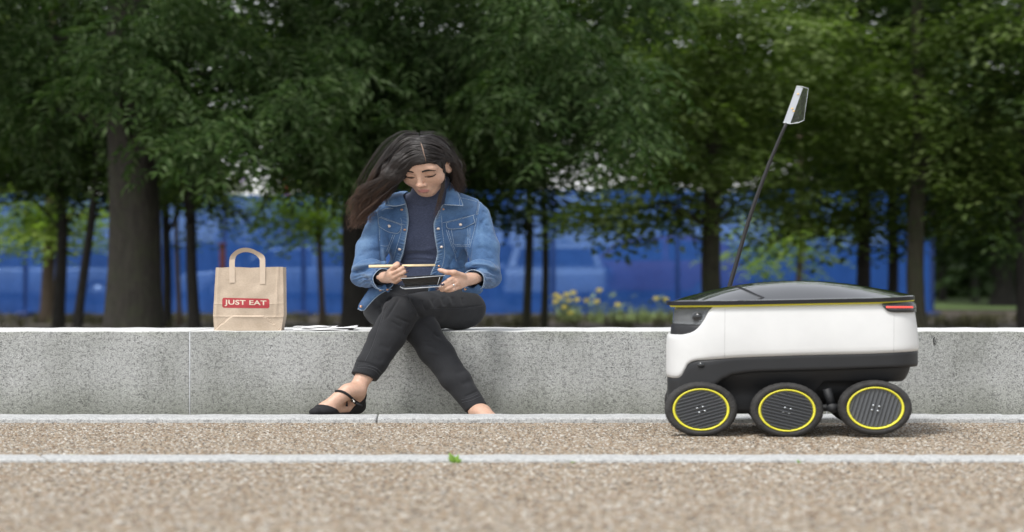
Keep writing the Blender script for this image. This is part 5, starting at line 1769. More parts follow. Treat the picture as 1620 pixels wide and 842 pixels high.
# bow, tails and tassel beads on the strap
mb = MB()
T_ = lambda lst: [P(x, y, d) for x, y, d in lst]
mb.tube(T_([(548, 632, 8.115), (545, 626, 8.11), (550, 622, 8.11), (556, 627, 8.11), (555, 634, 8.112)]), 0.0022, 6)
mb.build('bow_loop', M['suede'], shoe_l)
MB().tube(T_([(556, 634, 8.11), (564, 639, 8.105), (573, 642.5, 8.10)]), [0.004, 0.0055, 0.006], 6).build('bow_tail', M['suede'], shoe_l)
MB().tube(T_([(548, 632, 8.11), (549, 637, 8.105), (548.5, 643, 8.105)]), [0.002, 0.003, 0.0055], 8).build('tassel', M['suede'], shoe_l)
for x, y in ((549, 632.5), (557.5, 632), (560, 635.5)):
    c = P(x, y, 8.098)
    MB().disc(c, (0.3, 1, 0.2), 0.0042, 0.007, 10, 1.2).build('bead', M['bead'], shoe_l)

# --- denim jacket, worn open
m, t, b = mat_new('blue_denim')
n_big = tex_noise(t, 9, 6, None, 0.62, 0.3)
c = ramp(t, n_big, [(0.28, (0.024, 0.068, 0.165)), (0.5, (0.052, 0.125, 0.265)), (0.72, (0.110, 0.215, 0.380))])
n_f = tex_noise(t, 330, 3, mapped(t, (1, 1, 0.35)), 0.7)
c = mix_rgba(t, 0.75, c, ramp(t, n_f, [(0.3, (0.62, 0.66, 0.72)), (0.7, (1.25, 1.2, 1.15))]), 'MULTIPLY')
at = t.nodes.new('ShaderNodeAttribute'); at.attribute_name = 'wear'
c = mix_rgba(t, at.outputs['Fac'], c, (0.22, 0.31, 0.42))
t.links.new(c, b.inputs['Base Color']); b.inputs['Roughness'].default_value = 0.85
b.inputs['Sheen Weight'].default_value = 0.15
bp(t, b, math_n(t, 'ADD', n_f, math_n(t, 'MULTIPLY', tex_noise(t, 60, 5), 1.2)), 0.45, 0.003)
M['denim'] = m
M['denim_dark'] = simple('denim_shadow_seam', (0.030, 0.070, 0.160), 0.85, var=0.3, vscale=80, bump=0.3, bscale=400)
M['dstitch'] = simple('pale_denim_stitching', (0.34, 0.42, 0.52), 0.8, var=0.35, vscale=300)
M['copper'] = simple('copper_button', (0.72, 0.42, 0.28), 0.3, 0.75)
M['copperl'] = simple('pale_copper_button', (0.85, 0.72, 0.62), 0.3, 0.6)

fd = Field((-0.64, 8.20, 0.44), (-0.03, 8.86, 1.02), 0.0030)
G_ = 0.016
fd.ell(N(680, 372, 8.63), (0.128 + G_, 0.094 + G_, 0.155 + G_), 0.0)
fd.ell(N(645, 376, 8.59), (0.060 + G_, 0.045 + G_, 0.060 + G_), 0.04)
fd.ell(N(712, 374, 8.59), (0.060 + G_, 0.045 + G_, 0.060 + G_), 0.04)
fd.ell(N(676, 438, 8.65), (0.128 + G_, 0.098 + G_, 0.12 + G_), 0.06)
fd.cone(N(624, 337, 8.63), N(737, 333, 8.63), 0.044 + G_, 0.046 + G_, 0.05)
fd.cone(N(640, 322, 8.64), N(710, 320, 8.64), 0.038 + G_, 0.038 + G_, 0.04)
# open front
JL = [(300, 634), (321, 641.6), (345, 646), (358, 645.5), (380, 642), (400, 638.4), (415, 632.5), (440, 622), (470, 612)]
JR = [(300, 706), (321, 701), (333, 694.5), (345, 689), (355, 686), (368, 686.7), (394, 691), (405, 692), (418, 687), (433, 681), (470, 676)]
X, Y, Z = fd.grids((slice(None),) * 3)
DEP = 8.53
rowz = HOR - (Z - CAM_H) / DEP * F
xl = (np.interp(rowz, [p[0] for p in JL], [p[1] for p in JL]) - 810) / F * DEP / SX
xr = (np.interp(rowz, [p[0] for p in JR], [p[1] for p in JR]) - 810) / F * DEP / SX
op = np.maximum(xl - X, X - xr)                       # negative in the opening
opening = np.maximum(op, Y - 8.66).astype(np.float32)
neckhole = (np.sqrt((X - NB[0]) ** 2 + (Y - (NB[1] + 0.0)) ** 2) - 0.066 - 0.35 * np.maximum(Z - NB[2], 0)).astype(np.float32)
neckhole = np.maximum(neckhole, (NB[2] - 0.06 - Z).astype(np.float32))
hem = N(0, 463, 8.62)[2]
fd.D = np.maximum(fd.D, (hem - Z).astype(np.float32))
fd.D = np.maximum(fd.D, -opening)
fd.D = np.maximum(fd.D, -neckhole)
inner = fd.D.copy()
fd.D = np.maximum(fd.D, -(fd.D + 0.011))
# sleeves
sl_ = fd.like()
for s, e, w_, droop in ((SHR, ELR, WRR, 1), (SHL, ELL, WRL, 1)):
    sgn = -1 if s is SHR else 1
    sl_.cone(s + np.array((0, 0, 0.006)), s + (e - s) * 0.5 + np.array((sgn * 0.008, 0, 0)), 0.056, 0.053, 0.0)
    sl_.cone(s + (e - s) * 0.5 + np.array((sgn * 0.008, 0, 0)), e, 0.053, 0.048, 0.02)
    cf = w_ + (e - w_) * 0.20
    ro = [N(568, 427, 8.475), N(576, 421.5, 8.442), N(588, 418.5, 8.435), N(602, 420, 8.455)] if s is SHR else [N(779, 428, 8.475), N(770, 422, 8.442), N(758, 419, 8.435), N(745, 421, 8.455)]
    for i_ in range(3): sl_.cone(ro[i_], ro[i_ + 1], 0.022, 0.021, 0.02)
    sl_.cone(e, cf, 0.049, 0.038, 0.003)
    sl_.ell(cf + np.array((0, 0, -0.016)), (0.034, 0.028, 0.037), 0.02)
solid = sl_.D
for s, e, w_ in ((SHR, ELR, WRR), (SHL, ELL, WRL)):
    ax = (w_ - e) / np.linalg.norm(w_ - e)
    p0 = w_ + (e - w_) * (0.16 if w_ is WRR else 0.17)
    pl = ((X - p0[0]) * ax[0] + (Y - p0[1]) * ax[1] + (Z - p0[2]) * ax[2])
    loc_ = np.sqrt((X - p0[0]) ** 2 + (Y - p0[1]) ** 2 + (Z - p0[2]) ** 2)
    solid = np.where(loc_ < 0.11, np.maximum(solid, pl.astype(np.float32)), solid)
    # hollow cuff
    core = fd.like()
    a_ = w_ + (e - w_) * 0.5
    core.cone(a_, w_ - (e - w_) * 0.3, 0.030, 0.034, 0.0)
    core.ell(w_ + (e - w_) * 0.16 + np.array((0, 0, -0.014)), (0.030, 0.04, 0.032), 0.01)
    solid = np.maximum(solid, -core.D)
k = 0.005
h = np.clip(0.5 + 0.5 * (fd.D - solid) / k, 0, 1)
fd.D = fd.D * (1 - h) + solid * h - k * h * (1 - h)
fd.D = np.maximum(fd.D, -opening)
V, Q = fd.surface()
del fd, sl_, solid, inner, core, opening, neckhole
V = relax(V, Q, 2, 0.45)
jl = [([(558, 441), (570, 436), (582, 436)], 1.8, 0.0028), ([(562, 450), (574, 443)], 1.8, 0.0026), ([(570, 457), (584, 450)], 1.8, 0.0026), ([(578, 427), (592, 424), (603, 424)], 1.8, 0.003),
      ([(786, 440), (776, 434), (762, 432)], 1.8, 0.003), ([(788, 449), (778, 442)], 1.8, 0.0026), ([(780, 456), (770, 449)], 1.8, 0.0026), ([(768, 460), (760, 450), (762, 440)], 1.8, 0.0024), ([(772, 423), (758, 420), (746, 422)], 1.8, 0.003),
      ([(565, 405), (580, 402)], 2.2, 0.002), ([(768, 408), (782, 410)], 2.2, 0.002), ([(762, 350), (768, 356), (776, 358)], 2.2, 0.002), ([(764, 334), (772, 338)], 2.0, 0.002), ([(715, 330), (735, 332), (752, 328)], 2.5, 0.0018), ([(705, 340), (722, 338)], 2.2, 0.0016),
      ([(630, 398), (622, 412), (620, 430)], 2.0, 0.003), ([(612, 372), (618, 384), (616, 396)], 2.0, 0.0022), ([(725, 392), (720, 408), (712, 420)], 2.0, 0.0028), ([(738, 372), (744, 380), (742, 392)], 2.0, 0.0022), ([(705, 425), (720, 428), (735, 424)], 2.2, 0.0026),
      # her right arm (towards the paper bag)
      ([(556, 432), (570, 428), (592, 426), (604, 430)], 2.6, 0.006), ([(557, 424), (572, 420), (600, 417)], 3, -0.004), ([(560, 446), (572, 440), (584, 441)], 2.5, 0.004), ([(566, 453), (578, 446), (590, 446)], 2.5, 0.0035),
      ([(575, 436), (588, 436), (600, 440)], 3, -0.004), ([(590, 433), (592, 445), (588, 456)], 2.5, 0.003), ([(596, 430), (600, 445), (597, 458)], 2.5, 0.003), ([(570, 400), (590, 396), (602, 398)], 4, 0.003), ([(566, 380), (585, 372), (598, 366)], 5, 0.003),
      ([(572, 352), (588, 350), (598, 345)], 4, 0.002),
      # her left arm
      ([(788, 436), (776, 429), (756, 426), (742, 428)], 2.6, 0.006), ([(786, 426), (770, 420), (750, 418)], 3, -0.004), ([(789, 445), (780, 438), (768, 436)], 2.5, 0.0045), ([(784, 452), (774, 446), (762, 446)], 2.5, 0.0035),
      ([(775, 458), (765, 451), (757, 452)], 2.5, 0.003), ([(752, 434), (757, 444), (757, 456)], 2.5, -0.002), ([(780, 400), (765, 392), (752, 394)], 4, 0.003), ([(776, 372), (764, 366), (755, 370)], 5, 0.003), ([(770, 345), (762, 352), (757, 366)], 3, 0.003),
      # armholes and body
      ([(594, 328), (599, 352), (601, 381), (605, 420)], 2.0, 0.005), ([(759, 316), (758, 328), (755, 341), (751, 363), (744, 392), (742, 420)], 2.0, 0.005),
      ([(612, 400), (618, 420), (616, 445)], 4, 0.004), ([(605, 395), (610, 420)], 3, -0.003), ([(640, 360), (628, 372), (616, 374)], 3, 0.002), ([(716, 405), (712, 425), (702, 440)], 4, 0.003), ([(735, 395), (728, 420)], 4, 0.0035), ([(705, 400), (722, 412), (738, 410)], 3, 0.003),
      ([(700, 354), (725, 348), (748, 341)], 1.5, 0.003), ([(602, 345), (620, 351), (639, 357)], 1.5, 0.003), ([(748, 425), (740, 440)], 3, 0.003)]
V = folds(V, Q, [(p_, w_ * 0.9, d_ * 1.5) for p_, w_, d_ in jl])
V = ripple(V, Q, 0.0030, (38, 75, 140), 11)
JWd = widen(V)
me = mesh_np('denim_jacket', JWd, Q); me.materials.append(M['denim'])
# worn pale along the opening edges, hems and fold tops
px, py = cols_rows(JWd)
wear = np.zeros(len(V))
d1, _ = seg_dist(px, py, [(c_, r_) for r_, c_ in JL]); d2, _ = seg_dist(px, py, [(c_, r_) for r_, c_ in JR])
fr = normals(V, Q)[:, 1] < 0.3
wear += (np.exp(-(np.minimum(d1, d2) / 2.0) ** 2) * 0.75) * fr
wear += np.clip(0.22 - np.abs(py - 462) / 8, 0, 1) * fr
for pts, wd, dep in jl:
    if dep < 0:
        dd, _ = seg_dist(px, py, pts); wear += 0.28 * np.exp(-(dd / wd) ** 2) * fr
wear += 0.16 * np.exp(-(((px - 727) / 14) ** 2 + ((py - 375) / 12) ** 2)) * fr + 0.16 * np.exp(-(((px - 575) / 12) ** 2 + ((py - 390) / 25) ** 2)) * fr + 0.18 * np.exp(-(((px - 740) / 20) ** 2 + ((py - 325) / 8) ** 2)) * fr
for J_, sg in ((JR, 1), (JL, -1)):
    off = (px - np.interp(py, [q_[0] for q_ in J_], [q_[1] for q_ in J_])) * sg
    m_ = fr & (off > 1.5) & (off < 8.5) & (py > 325) & (py < 440)
    pk = np.sin(py * 1.45 + 1.5 * np.sin(py * 0.37) + off * 0.5)
    wear[m_] += 0.30 * np.clip(pk[m_], 0, 1)
    V[m_] += (normals(V, Q) * (0.0016 * pk)[:, None])[m_]
JWd = widen(V)
me.vertices.foreach_set('co', JWd.astype(np.float32).reshape(-1)); me.update()
wear = np.clip(wear, 0, 0.9)
ca = me.attributes.new('wear', 'FLOAT', 'POINT'); ca.data.foreach_set('value', wear.astype(np.float32))
jacket = bpy.data.objects.new('denim_jacket', me); COL.objects.link(jacket); adopt(jacket, person)
jb = BVHTree.FromPolygons([Vector(v) for v in JWd], [list(map(int, q)) for q in Q])

def patch(bvh, poly, th, name, mat, parent, res=1.6, fb=8.5, puff=0.0):
    """a piece of cloth sewn on the garment: outline in photograph pixels, laid on the surface, th thick"""
    poly = np.array(poly, float)
    x0, y0 = poly.min(0); x1, y1 = poly.max(0)
    c = poly.mean(0)
    # rings from the centroid outwards keep the outline exact
    per = spline(np.vstack([poly, poly[:1]]), len(poly) * 6 + 1)[:-1]
    rings = [1.0, 0.97, 0.85, 0.65, 0.45, 0.25]
    V = []; n = len(per)
    for ri, s in enumerate(rings):
        for p in per:
            q = c + (p - c) * s
            V.append(on(bvh, q[0], q[1], (0.0005 if ri == 0 else th + puff * (1 - s)), fb)[:])
    V.append(on(bvh, c[0], c[1], th + puff, fb)[:])
    Fq = [[r * n + i, r * n + (i + 1) % n, (r + 1) * n + (i + 1) % n, (r + 1) * n + i] for r in range(len(rings) - 1) for i in range(n)]
    Fq += [[(len(rings) - 1) * n + i, (len(rings) - 1) * n + (i + 1) % n, len(V) - 1] for i in range(n)]
    return obj(name, V, Fq, mat, parent)

# pocket flaps
fl_r = [(706, 356.5), (707.5, 361), (713, 362.8), (722, 362.4), (733, 361), (742, 357.5), (750, 352.8), (749.5, 346), (747.5, 341.5), (735, 344.5), (718, 349.5), (708, 352.5)]
fl_l = [(601, 344.5), (598, 349), (598.5, 355), (604, 361.6), (614, 367.2), (622, 368.8), (630, 369), (634, 364), (635.3, 358), (625, 353.5), (612, 348)]
for fl, bt in ((fl_r, (727.6, 356.2)), (fl_l, (614.9, 358.4))):
    p = patch(jb, fl, 0.0035, 'pocket_flap', M['denim'], jacket, puff=0.001)
    stitched(jb, [fl + fl[:1]], 'flap_edge', M['dstitch'], p, 0.0010, 0.0036)
    h = on(jb, bt[0], bt[1], 0.0045)
    MB().disc(h, (0.1, 1, -0.15), 0.0068, 0.004, 16, 1.2).build('button', M['copperl'], jacket)
for (x, y), r_, mt in (((701.5, 331.6), .0042, 'copper'), ((693.2, 361.8), .0058, 'copperl'), ((698.5, 391.3), .0058, 'copperl'), ((694.5, 421.5), .0045, 'copper'),
                       ((635.7, 332.2), .0048, 'copper'), ((640.6, 363.6), .0048, 'copper'), ((632.4, 394.6), .0064, 'copperl')):
    h = on(jb, x, y, 0.0022)
    MB().disc(h, (0.1, 1, -0.1), r_, 0.0042, 16, 1.2).build('button', M[mt], jacket)
# stitching and seams
ST = [[(698.3, 342), (699.0, 352), (699.6, 363), (702, 382), (703.5, 399.7), (700, 420), (694, 432)], [(634, 345), (636, 358), (632, 376), (626, 396), (622, 412)],
      [(759, 318), (758, 328), (755, 341)], [(757, 318), (756, 328), (753, 340)], [(754, 345), (750.5, 363), (743, 392)],
      [(706, 364), (709, 374), (712.6, 384), (719, 400), (722, 414)], [(709, 364), (715, 384), (722, 400)], [(714, 364), (716, 374), (718, 386.6)], [(743.5, 361), (743.5, 374), (742.7, 387)], [(740, 362), (740.5, 374), (740, 386)],
      [(718, 386.6), (730, 388), (742.7, 387)], [(719, 389), (730, 390.4), (742, 389.4)], [(699.6, 353), (725, 346.5), (757, 338.5)],
      [(594.6, 328), (597.5, 340), (599, 352.7), (600.5, 368), (601, 381)], [(602, 343), (620, 349.5), (641, 356.5)], [(625, 371), (619, 386), (613.5, 400)], [(622, 371), (616, 386), (611, 398)], [(602, 388), (608, 389.5), (615, 389)],
      [(728, 313), (742, 316), (754, 319)], [(604, 333), (612, 330), (622, 330)]]
stitched(jb, ST, 'seam_stitching', M['dstitch'], jacket, 0.0008, 0.0003)
stitched(jb, [[(641.6, 321), (645.5, 340), (645, 358), (641, 382), (637.5, 399), (632, 415)], [(701, 324), (694.5, 334), (687.5, 350), (687, 362), (690, 385), (692, 400), (689, 417), (682, 433)]], 'opening_edge', M['dstitch'], jacket, 0.0018, 0.0)

# turned cuffs with a pale edge
for e, w_, f0, tilt in ((ELR, WRR, 0.16, -0.2), (ELL, WRL, 0.17, 0.2)):
    ax = (w_ - e) / np.linalg.norm(w_ - e)
    c0 = w_ + (e - w_) * f0 + np.array((0, 0, -0.006))
    u_ = np.cross(ax, (0, 0, 1.0)); u_ /= np.linalg.norm(u_); v2_ = np.cross(u_, ax)
    prof = [(-0.030, 0.0385), (-0.028, 0.0415), (-0.012, 0.0425), (0.003, 0.0435), (0.006, 0.0425), (0.005, 0.0400), (-0.010, 0.0390)]
    n = 44; Vc = []
    for i in range(n):
        th = 2 * PI * i / n
        for (l_, r_) in prof:
            rr = r_ * (1 + 0.02 * math.sin(5 * th + 1))
            p = c0 + ax * (l_ + 0.002 * math.sin(3 * th)) + u_ * math.cos(th) * rr * 0.86 + v2_ * math.sin(th) * rr * (1.0 if math.sin(th) > 0 else 1.14)
            Vc.append((p[0] * SX, p[1], p[2]))
    m_ = len(prof)
    cuf = obj('cuff', Vc, [[i * m_ + k, i * m_ + (k + 1) % m_, ((i + 1) % n) * m_ + (k + 1) % m_, ((i + 1) % n) * m_ + k] for i in range(n) for k in range(m_)], M['denim'], jacket)
    for k_, nm in ((4, 'cuff_edge'), (2, 'cuff_stitching')):
        ring = [Vector(Vc[i * m_ + k_]) for i in range(n)] + [Vector(Vc[k_])]
        if k_ == 2: ring = [p + (p - Vector((c0[0] * SX, c0[1], c0[2]))).normalized() * 0.0006 for p in ring]
        tag(MB().tube(ring, 0.0015 if k_ == 4 else 0.0008, 5).build(nm, M['dstitch'], cuf), kind='stuff')
# collar: leaves that fold down from a stand round the neck
def sheet3(rows, th, name, mat, parent, sub=8, smooth=True):
    """a soft sheet through rows of (col,row,distance) points, th thick"""
    R_ = [np.array([P(*p)[:] for p in spline(r, sub * (len(r) - 1) + 1)]) for r in rows]
    G = np.array(R_)
    nn = max(2, sub)
    G2 = np.array([[*spline(G[:, j], nn)] for j in range(G.shape[1])])       # (cols, nn, 3)
    a, b_ = G2.shape[:2]
    du = np.gradient(G2, axis=0); dv = np.gradient(G2, axis=1)
    nr = np.cross(du, dv); nr /= np.linalg.norm(nr, axis=2)[..., None] + 1e-9
    if nr[..., 1].mean() > 0: nr = -nr
    edge = np.ones((a, b_)); edge[0] = edge[-1] = 0.35; edge[:, 0] = edge[:, -1] = 0.35
    T0 = G2 + nr * th / 2 * edge[..., None]; T1 = G2 - nr * th / 2 * edge[..., None]
    V = np.concatenate([T0.reshape(-1, 3), T1.reshape(-1, 3)])
    o_ = a * b_
    Fq = []
    for i in range(a - 1):
        for j in range(b_ - 1):
            q = [i * b_ + j, (i + 1) * b_ + j, (i + 1) * b_ + j + 1, i * b_ + j + 1]
            Fq.append(q); Fq.append([o_ + x for x in q[::-1]])
    bd = [(i, 0) for i in range(a)] + [(a - 1, j) for j in range(1, b_)] + [(i, b_ - 1) for i in range(a - 2, -1, -1)] + [(0, j) for j in range(b_ - 2, 0, -1)]
    bi = [i * b_ + j for i, j in bd]
    for k in range(len(bi)):
        k2 = (k + 1) % len(bi)
        Fq.append([bi[k], bi[k2], o_ + bi[k2], o_ + bi[k]])
    return obj(name, V, Fq, mat, parent, smooth), T0
cR, tR = sheet3([[(700, 287, 8.66), (706, 293, 8.585), (706, 305, 8.535), (703, 324, 8.505)],
                 [(708, 287, 8.665), (714, 293, 8.57), (714, 308, 8.52), (708, 324.5, 8.497)],
                 [(713, 291, 8.67), (719, 299, 8.575), (722, 313, 8.52), (720, 325, 8.497)],
                 [(716, 295, 8.675), (724, 304, 8.585), (729, 316, 8.53), (732.5, 326, 8.507)]], 0.006, 'collar', M['denim'], jacket)
cL, tL = sheet3([[(645, 303, 8.66), (639, 307, 8.585), (638, 310, 8.535), (641, 323, 8.505)],
                 [(637, 303, 8.665), (631, 307, 8.57), (629, 312, 8.52), (634, 325, 8.497)],
                 [(629, 305, 8.67), (623, 308, 8.575), (619, 315, 8.52), (624, 326.5, 8.497)],
                 [(622, 306, 8.675), (615, 311, 8.585), (611, 317, 8.53), (609.5, 324.5, 8.507)]], 0.006, 'collar', M['denim'], jacket)
for T0, cc_ in ((tR, cR), (tL, cL)):
    a, b_ = T0.shape[:2]
    e1 = [Vector(T0[i, b_ - 1]) + Vector((0, -0.0015, 0)) for i in range(a)]
    e2 = [Vector(T0[a - 1, j]) + Vector((0, -0.0015, 0)) for j in range(b_)]
    tag(MB().tube(e1, 0.0011, 5).tube(e2, 0.0016, 5).build('collar_edge', M['dstitch'], cc_), kind='stuff')
    e3 = [Vector(T0[i, b_ - 2]) + Vector((0, -0.0012, 0)) for i in range(a)]
    tag(MB().tube(e3, 0.0007, 5).build('collar_stitching', M['dstitch'], cc_), kind='stuff')
# jacket tail spreading over her right hip, and the cuff flaps
tl_, tT = sheet3([[(620, 458, 8.44), (610, 461, 8.435), (596, 470, 8.44), (584, 482, 8.47), (577, 490, 8.50)],
                  [(606, 450, 8.47), (598, 458, 8.455), (586, 470, 8.46), (576, 482, 8.485), (572, 491, 8.505)],
                  [(592, 446, 8.52), (585, 456, 8.50), (576, 469, 8.50), (568, 482, 8.51), (566.5, 488.5, 8.515)]], 0.008, 'jacket_tail', M['denim'], jacket)
a, b_ = tT.shape[:2]
tag(MB().tube([Vector(tT[i, 0]) + Vector((0, -0.002, 0)) for i in range(a)], 0.0014, 5).tube([Vector(tT[a - 1, j]) + Vector((0, -0.002, 0)) for j in range(b_)], 0.0016, 5).build('hem_edge', M['dstitch'], tl_), kind='stuff')
for (x, y, d) in ((602, 459, 8.438), (571, 485, 8.488)):
    MB().disc(P(x, y, d), (0.1, 1, -0.2), 0.0055, 0.005, 14, 1.2).build('button', M['copper'], tl_)
cu, cT = sheet3([[(609, 449, 8.335), (612, 455, 8.325), (617, 460, 8.325)], [(602, 455, 8.345), (606, 458, 8.33), (614, 463, 8.325)]], 0.006, 'cuff_flap', M['denim'], jacket)
MB().disc(P(613, 458.5, 8.322), (0.1, 1, -0.2), 0.0045, 0.004, 14, 1.2).build('button', M['copper'], cu)
cu, cT = sheet3([[(756, 450, 8.30), (748, 456, 8.285), (737, 456, 8.275), (731, 457.5, 8.275)], [(763, 455, 8.31), (756, 461, 8.295), (742, 461, 8.28), (732, 461.5, 8.278)], [(764, 460, 8.325), (758, 465.5, 8.31), (752, 464, 8.295), (743, 461.5, 8.285)]], 0.006, 'cuff_flap', M['denim'], jacket)
MB().disc(P(736, 457.8, 8.270), (0.1, 1, -0.2), 0.0045, 0.004, 14, 1.2).build('button', M['copper'], cu)

# --- hair: a dark mass with strands combed over it
m, t, b = mat_new('dark_hair_mass')
n_ = tex_noise(t, 60, 4, mapped(t, (1, 1, 0.25)), 0.6, 0.5)
t.links.new(ramp(t, n_, [(0.35, (0.007, 0.0055, 0.005)), (0.7, (0.020, 0.015, 0.012))]), b.inputs['Base Color'])
b.inputs['Roughness'].default_value = 0.5
bp(t, b, n_, 0.6, 0.01)
M['hairm'] = m
def mat_strand(name, c0, c1, c2):
    m, t, b = mat_new(name)
    hi = t.nodes.new('ShaderNodeHairInfo')
    c = ramp(t, hi.outputs['Intercept'], [(0.0, c0), (0.5, c1), (1.0, c2)])
    r_ = t.nodes.new('ShaderNodeMapRange')
    t.links.new(hi.outputs['Random'], r_.inputs[0]); r_.inputs[3].default_value = 0.3; r_.inputs[4].default_value = 2.2
    vm = t.nodes.new('ShaderNodeVectorMath'); vm.operation = 'SCALE'
    t.links.new(c, vm.inputs[0]); t.links.new(r_.outputs[0], vm.inputs['Scale'])
    t.links.new(vm.outputs[0], b.inputs['Base Color'])
    b.inputs['Roughness'].default_value = 0.42
    b.inputs['Specular IOR Level'].default_value = 0.55
    return m
M['hairL'] = mat_strand('hair_strands_swept', (0.016, 0.013, 0.012), (0.024, 0.017, 0.014), (0.085, 0.045, 0.026))
M['hairR'] = mat_strand('hair_strands_tucked', (0.012, 0.010, 0.010), (0.018, 0.013, 0.011), (0.045, 0.024, 0.015))

fd = Field((-0.64, 8.25, 0.74), (-0.10, 8.78, 1.26), 0.0035)
def hh(c, r, k=0.012, mode='add', tilt=None): he(fd, c, r, k, mode, tilt)
hh((0, -0.016, 0.028), (0.0785, 0.1005, 0.0895), 0.0)
hh((0, -0.055, -0.015), (0.074, 0.062, 0.085), 0.03)
# free the face and the ear on her left side
hh((0.004, 0.085, -0.050), (0.062, 0.060, 0.096), 0.010, 'sub')
hh((0.030, 0.085, -0.030), (0.050, 0.060, 0.075), 0.010, 'sub')
hh((0.086, 0.004, -0.026), (0.026, 0.032, 0.046), 0.006, 'sub')
# swept curtain on the viewer's side of the bag
cv = [N(652, 242, 8.47), N(635, 258, 8.44), N(617, 280, 8.44), N(603, 298, 8.48), N(593, 312, 8.51), N(586, 322, 8.54)]
fd.chain(cv, [0.032, 0.031, 0.028, 0.020, 0.011, 0.005], 0.025)
fd.chain([N(634, 242, 8.50), N(614, 268, 8.49), N(597, 290, 8.51), N(586, 308, 8.54), N(579, 320, 8.56)], [0.026, 0.025, 0.019, 0.011, 0.005], 0.025)
# loose bunch behind the ear
fd.chain([N(704, 240, 8.58), N(716, 262, 8.62), N(719, 286, 8.66), N(716, 308, 8.70)], [0.026, 0.026, 0.025, 0.016], 0.03)
V, Q = fd.surface(); V = relax(V, Q, 2, 0.5)
V = ripple(V, Q, 0.003, (50, 110), 21)
hair = obj('hair', widen(V), Q, M['hairm'], person)
hb = BVHTree.FromPolygons([Vector(v) for v in widen(V)], [list(map(int, q)) for q in Q])

def strands(name, mat, count, U, Lw, D0, nseg, seed, curl, stray, rad, locks=60):
    """count hairs between an upper and a lower guide path (photograph columns, rows), laid on the hair mass"""
    r = np.random.default_rng(seed)
    Us = spline(U, nseg); Ls = spline(Lw, nseg)
    Dd = np.interp(np.linspace(0, 1, nseg), np.linspace(0, 1, len(D0)), D0)
    pts = np.zeros((count, nseg, 3), np.float32)
    s = np.linspace(0, 1, nseg)
    for i in range(count):
        lk = int(r.integers(0, locks))
        u = -0.03 + 1.06 * (lk + 0.5 + r.normal(0, 0.22)) / locks
        lr = np.random.default_rng(seed * 1000 + lk)
        dv_ = lr.normal(0, 0.12)
        u2 = u + dv_ * s + r.normal(0, 0.022) * s ** 1.5 + lr.normal(0, 0.05) * np.sin(3 * s + lr.uniform(0, 6))
        u2 = np.clip(u2, -0.10, 1.10)
        path = Us * (1 - u2[:, None]) + Ls * u2[:, None]
        start = 0 if r.random() < 0.75 else int(r.uniform(0, 0.4) * nseg)
        amp = curl * s ** 1.6 * r.uniform(0.4, 1.5)
        ph = lr.uniform(0, 6.28) + r.normal(0, 0.5); fr = lr.uniform(2.4, 4.2) + r.normal(0, 0.1)
        lob = lr.uniform(0.0, 0.006)
        path = path + np.stack([np.sin(ph + fr * 6.28 * s) * amp, np.cos(ph * 1.3 + fr * 6.28 * s) * amp * 0.7], 1)
        if r.random() < stray:
            path += np.cumsum(r.normal(0, 0.55, (nseg, 2)), 0) * s[:, None]
            lift = r.uniform(0.004, 0.02)
        else: lift = 0.0
        last = None
        cut = int(nseg * min(1.0, lr.uniform(0.62, 1.12) + r.normal(0, 0.07)))
        for j in range(nseg):
            jj = min(max(j, start), cut - 1)
            o = Vector((0, 0, CAM_H)); d = (P(path[jj, 0], path[jj, 1], 1.0) - o).normalized()
            h, n, _, _ = hb.ray_cast(o, d)
            if h is None or h.y > 8.75:
                dd = Dd[jj] if last is None else 0.6 * last + 0.4 * Dd[jj]
            else:
                dd = h.y - 0.0012 - lift * s[jj] - lob * math.sin(PI * min(1, s[jj] * 1.2)) - r.random() * 0.0015
            if last is not None: dd = min(max(dd, last - 0.012), last + 0.012)
            last = dd
            pts[i, j] = P(path[jj, 0], path[jj, 1], dd)[:]
    hc_ = bpy.data.hair_curves.new(name)
    hc_.add_curves([nseg] * count)
    hc_.attributes['position'].data.foreach_set('vector', pts.reshape(-1))
    ra = hc_.attributes.get('radius') or hc_.attributes.new('radius', 'FLOAT', 'POINT')
    rr = np.tile(rad * (1 - 0.6 * np.linspace(0, 1, nseg) ** 3), count) * np.repeat(r.uniform(0.6, 1.3, count), nseg)
    ra.data.foreach_set('value', rr.astype(np.float32))
    hc_.materials.append(mat)
    o = bpy.data.objects.new(name, hc_); COL.objects.link(o)
    adopt(o, person)
    tag(o, kind='stuff')
    return o
pp = spline([(664.5, 224), (666.5, 229), (669, 236), (670.3, 243), (673, 250), (673.5, 258)], 30)
pw = [0.2 + 1.0 * math.sin(PI * min(1.0, (i + 2) / 31)) * random.uniform(0.6, 1.2) for i in range(30)]
V = []
for (x, y), w_ in zip(pp, pw):
    for s_ in (-1, 0, 1):
        V.append(on(hb, x + s_ * w_, y, 0.0012 if s_ == 0 else 0.0004, 8.45)[:])
obj('parting', V, [[i * 3 + k, i * 3 + k + 1, (i + 1) * 3 + k + 1, (i + 1) * 3 + k] for i in range(29) for k in range(2)], simple('scalp', (0.26, 0.17, 0.125), 0.6), hair)
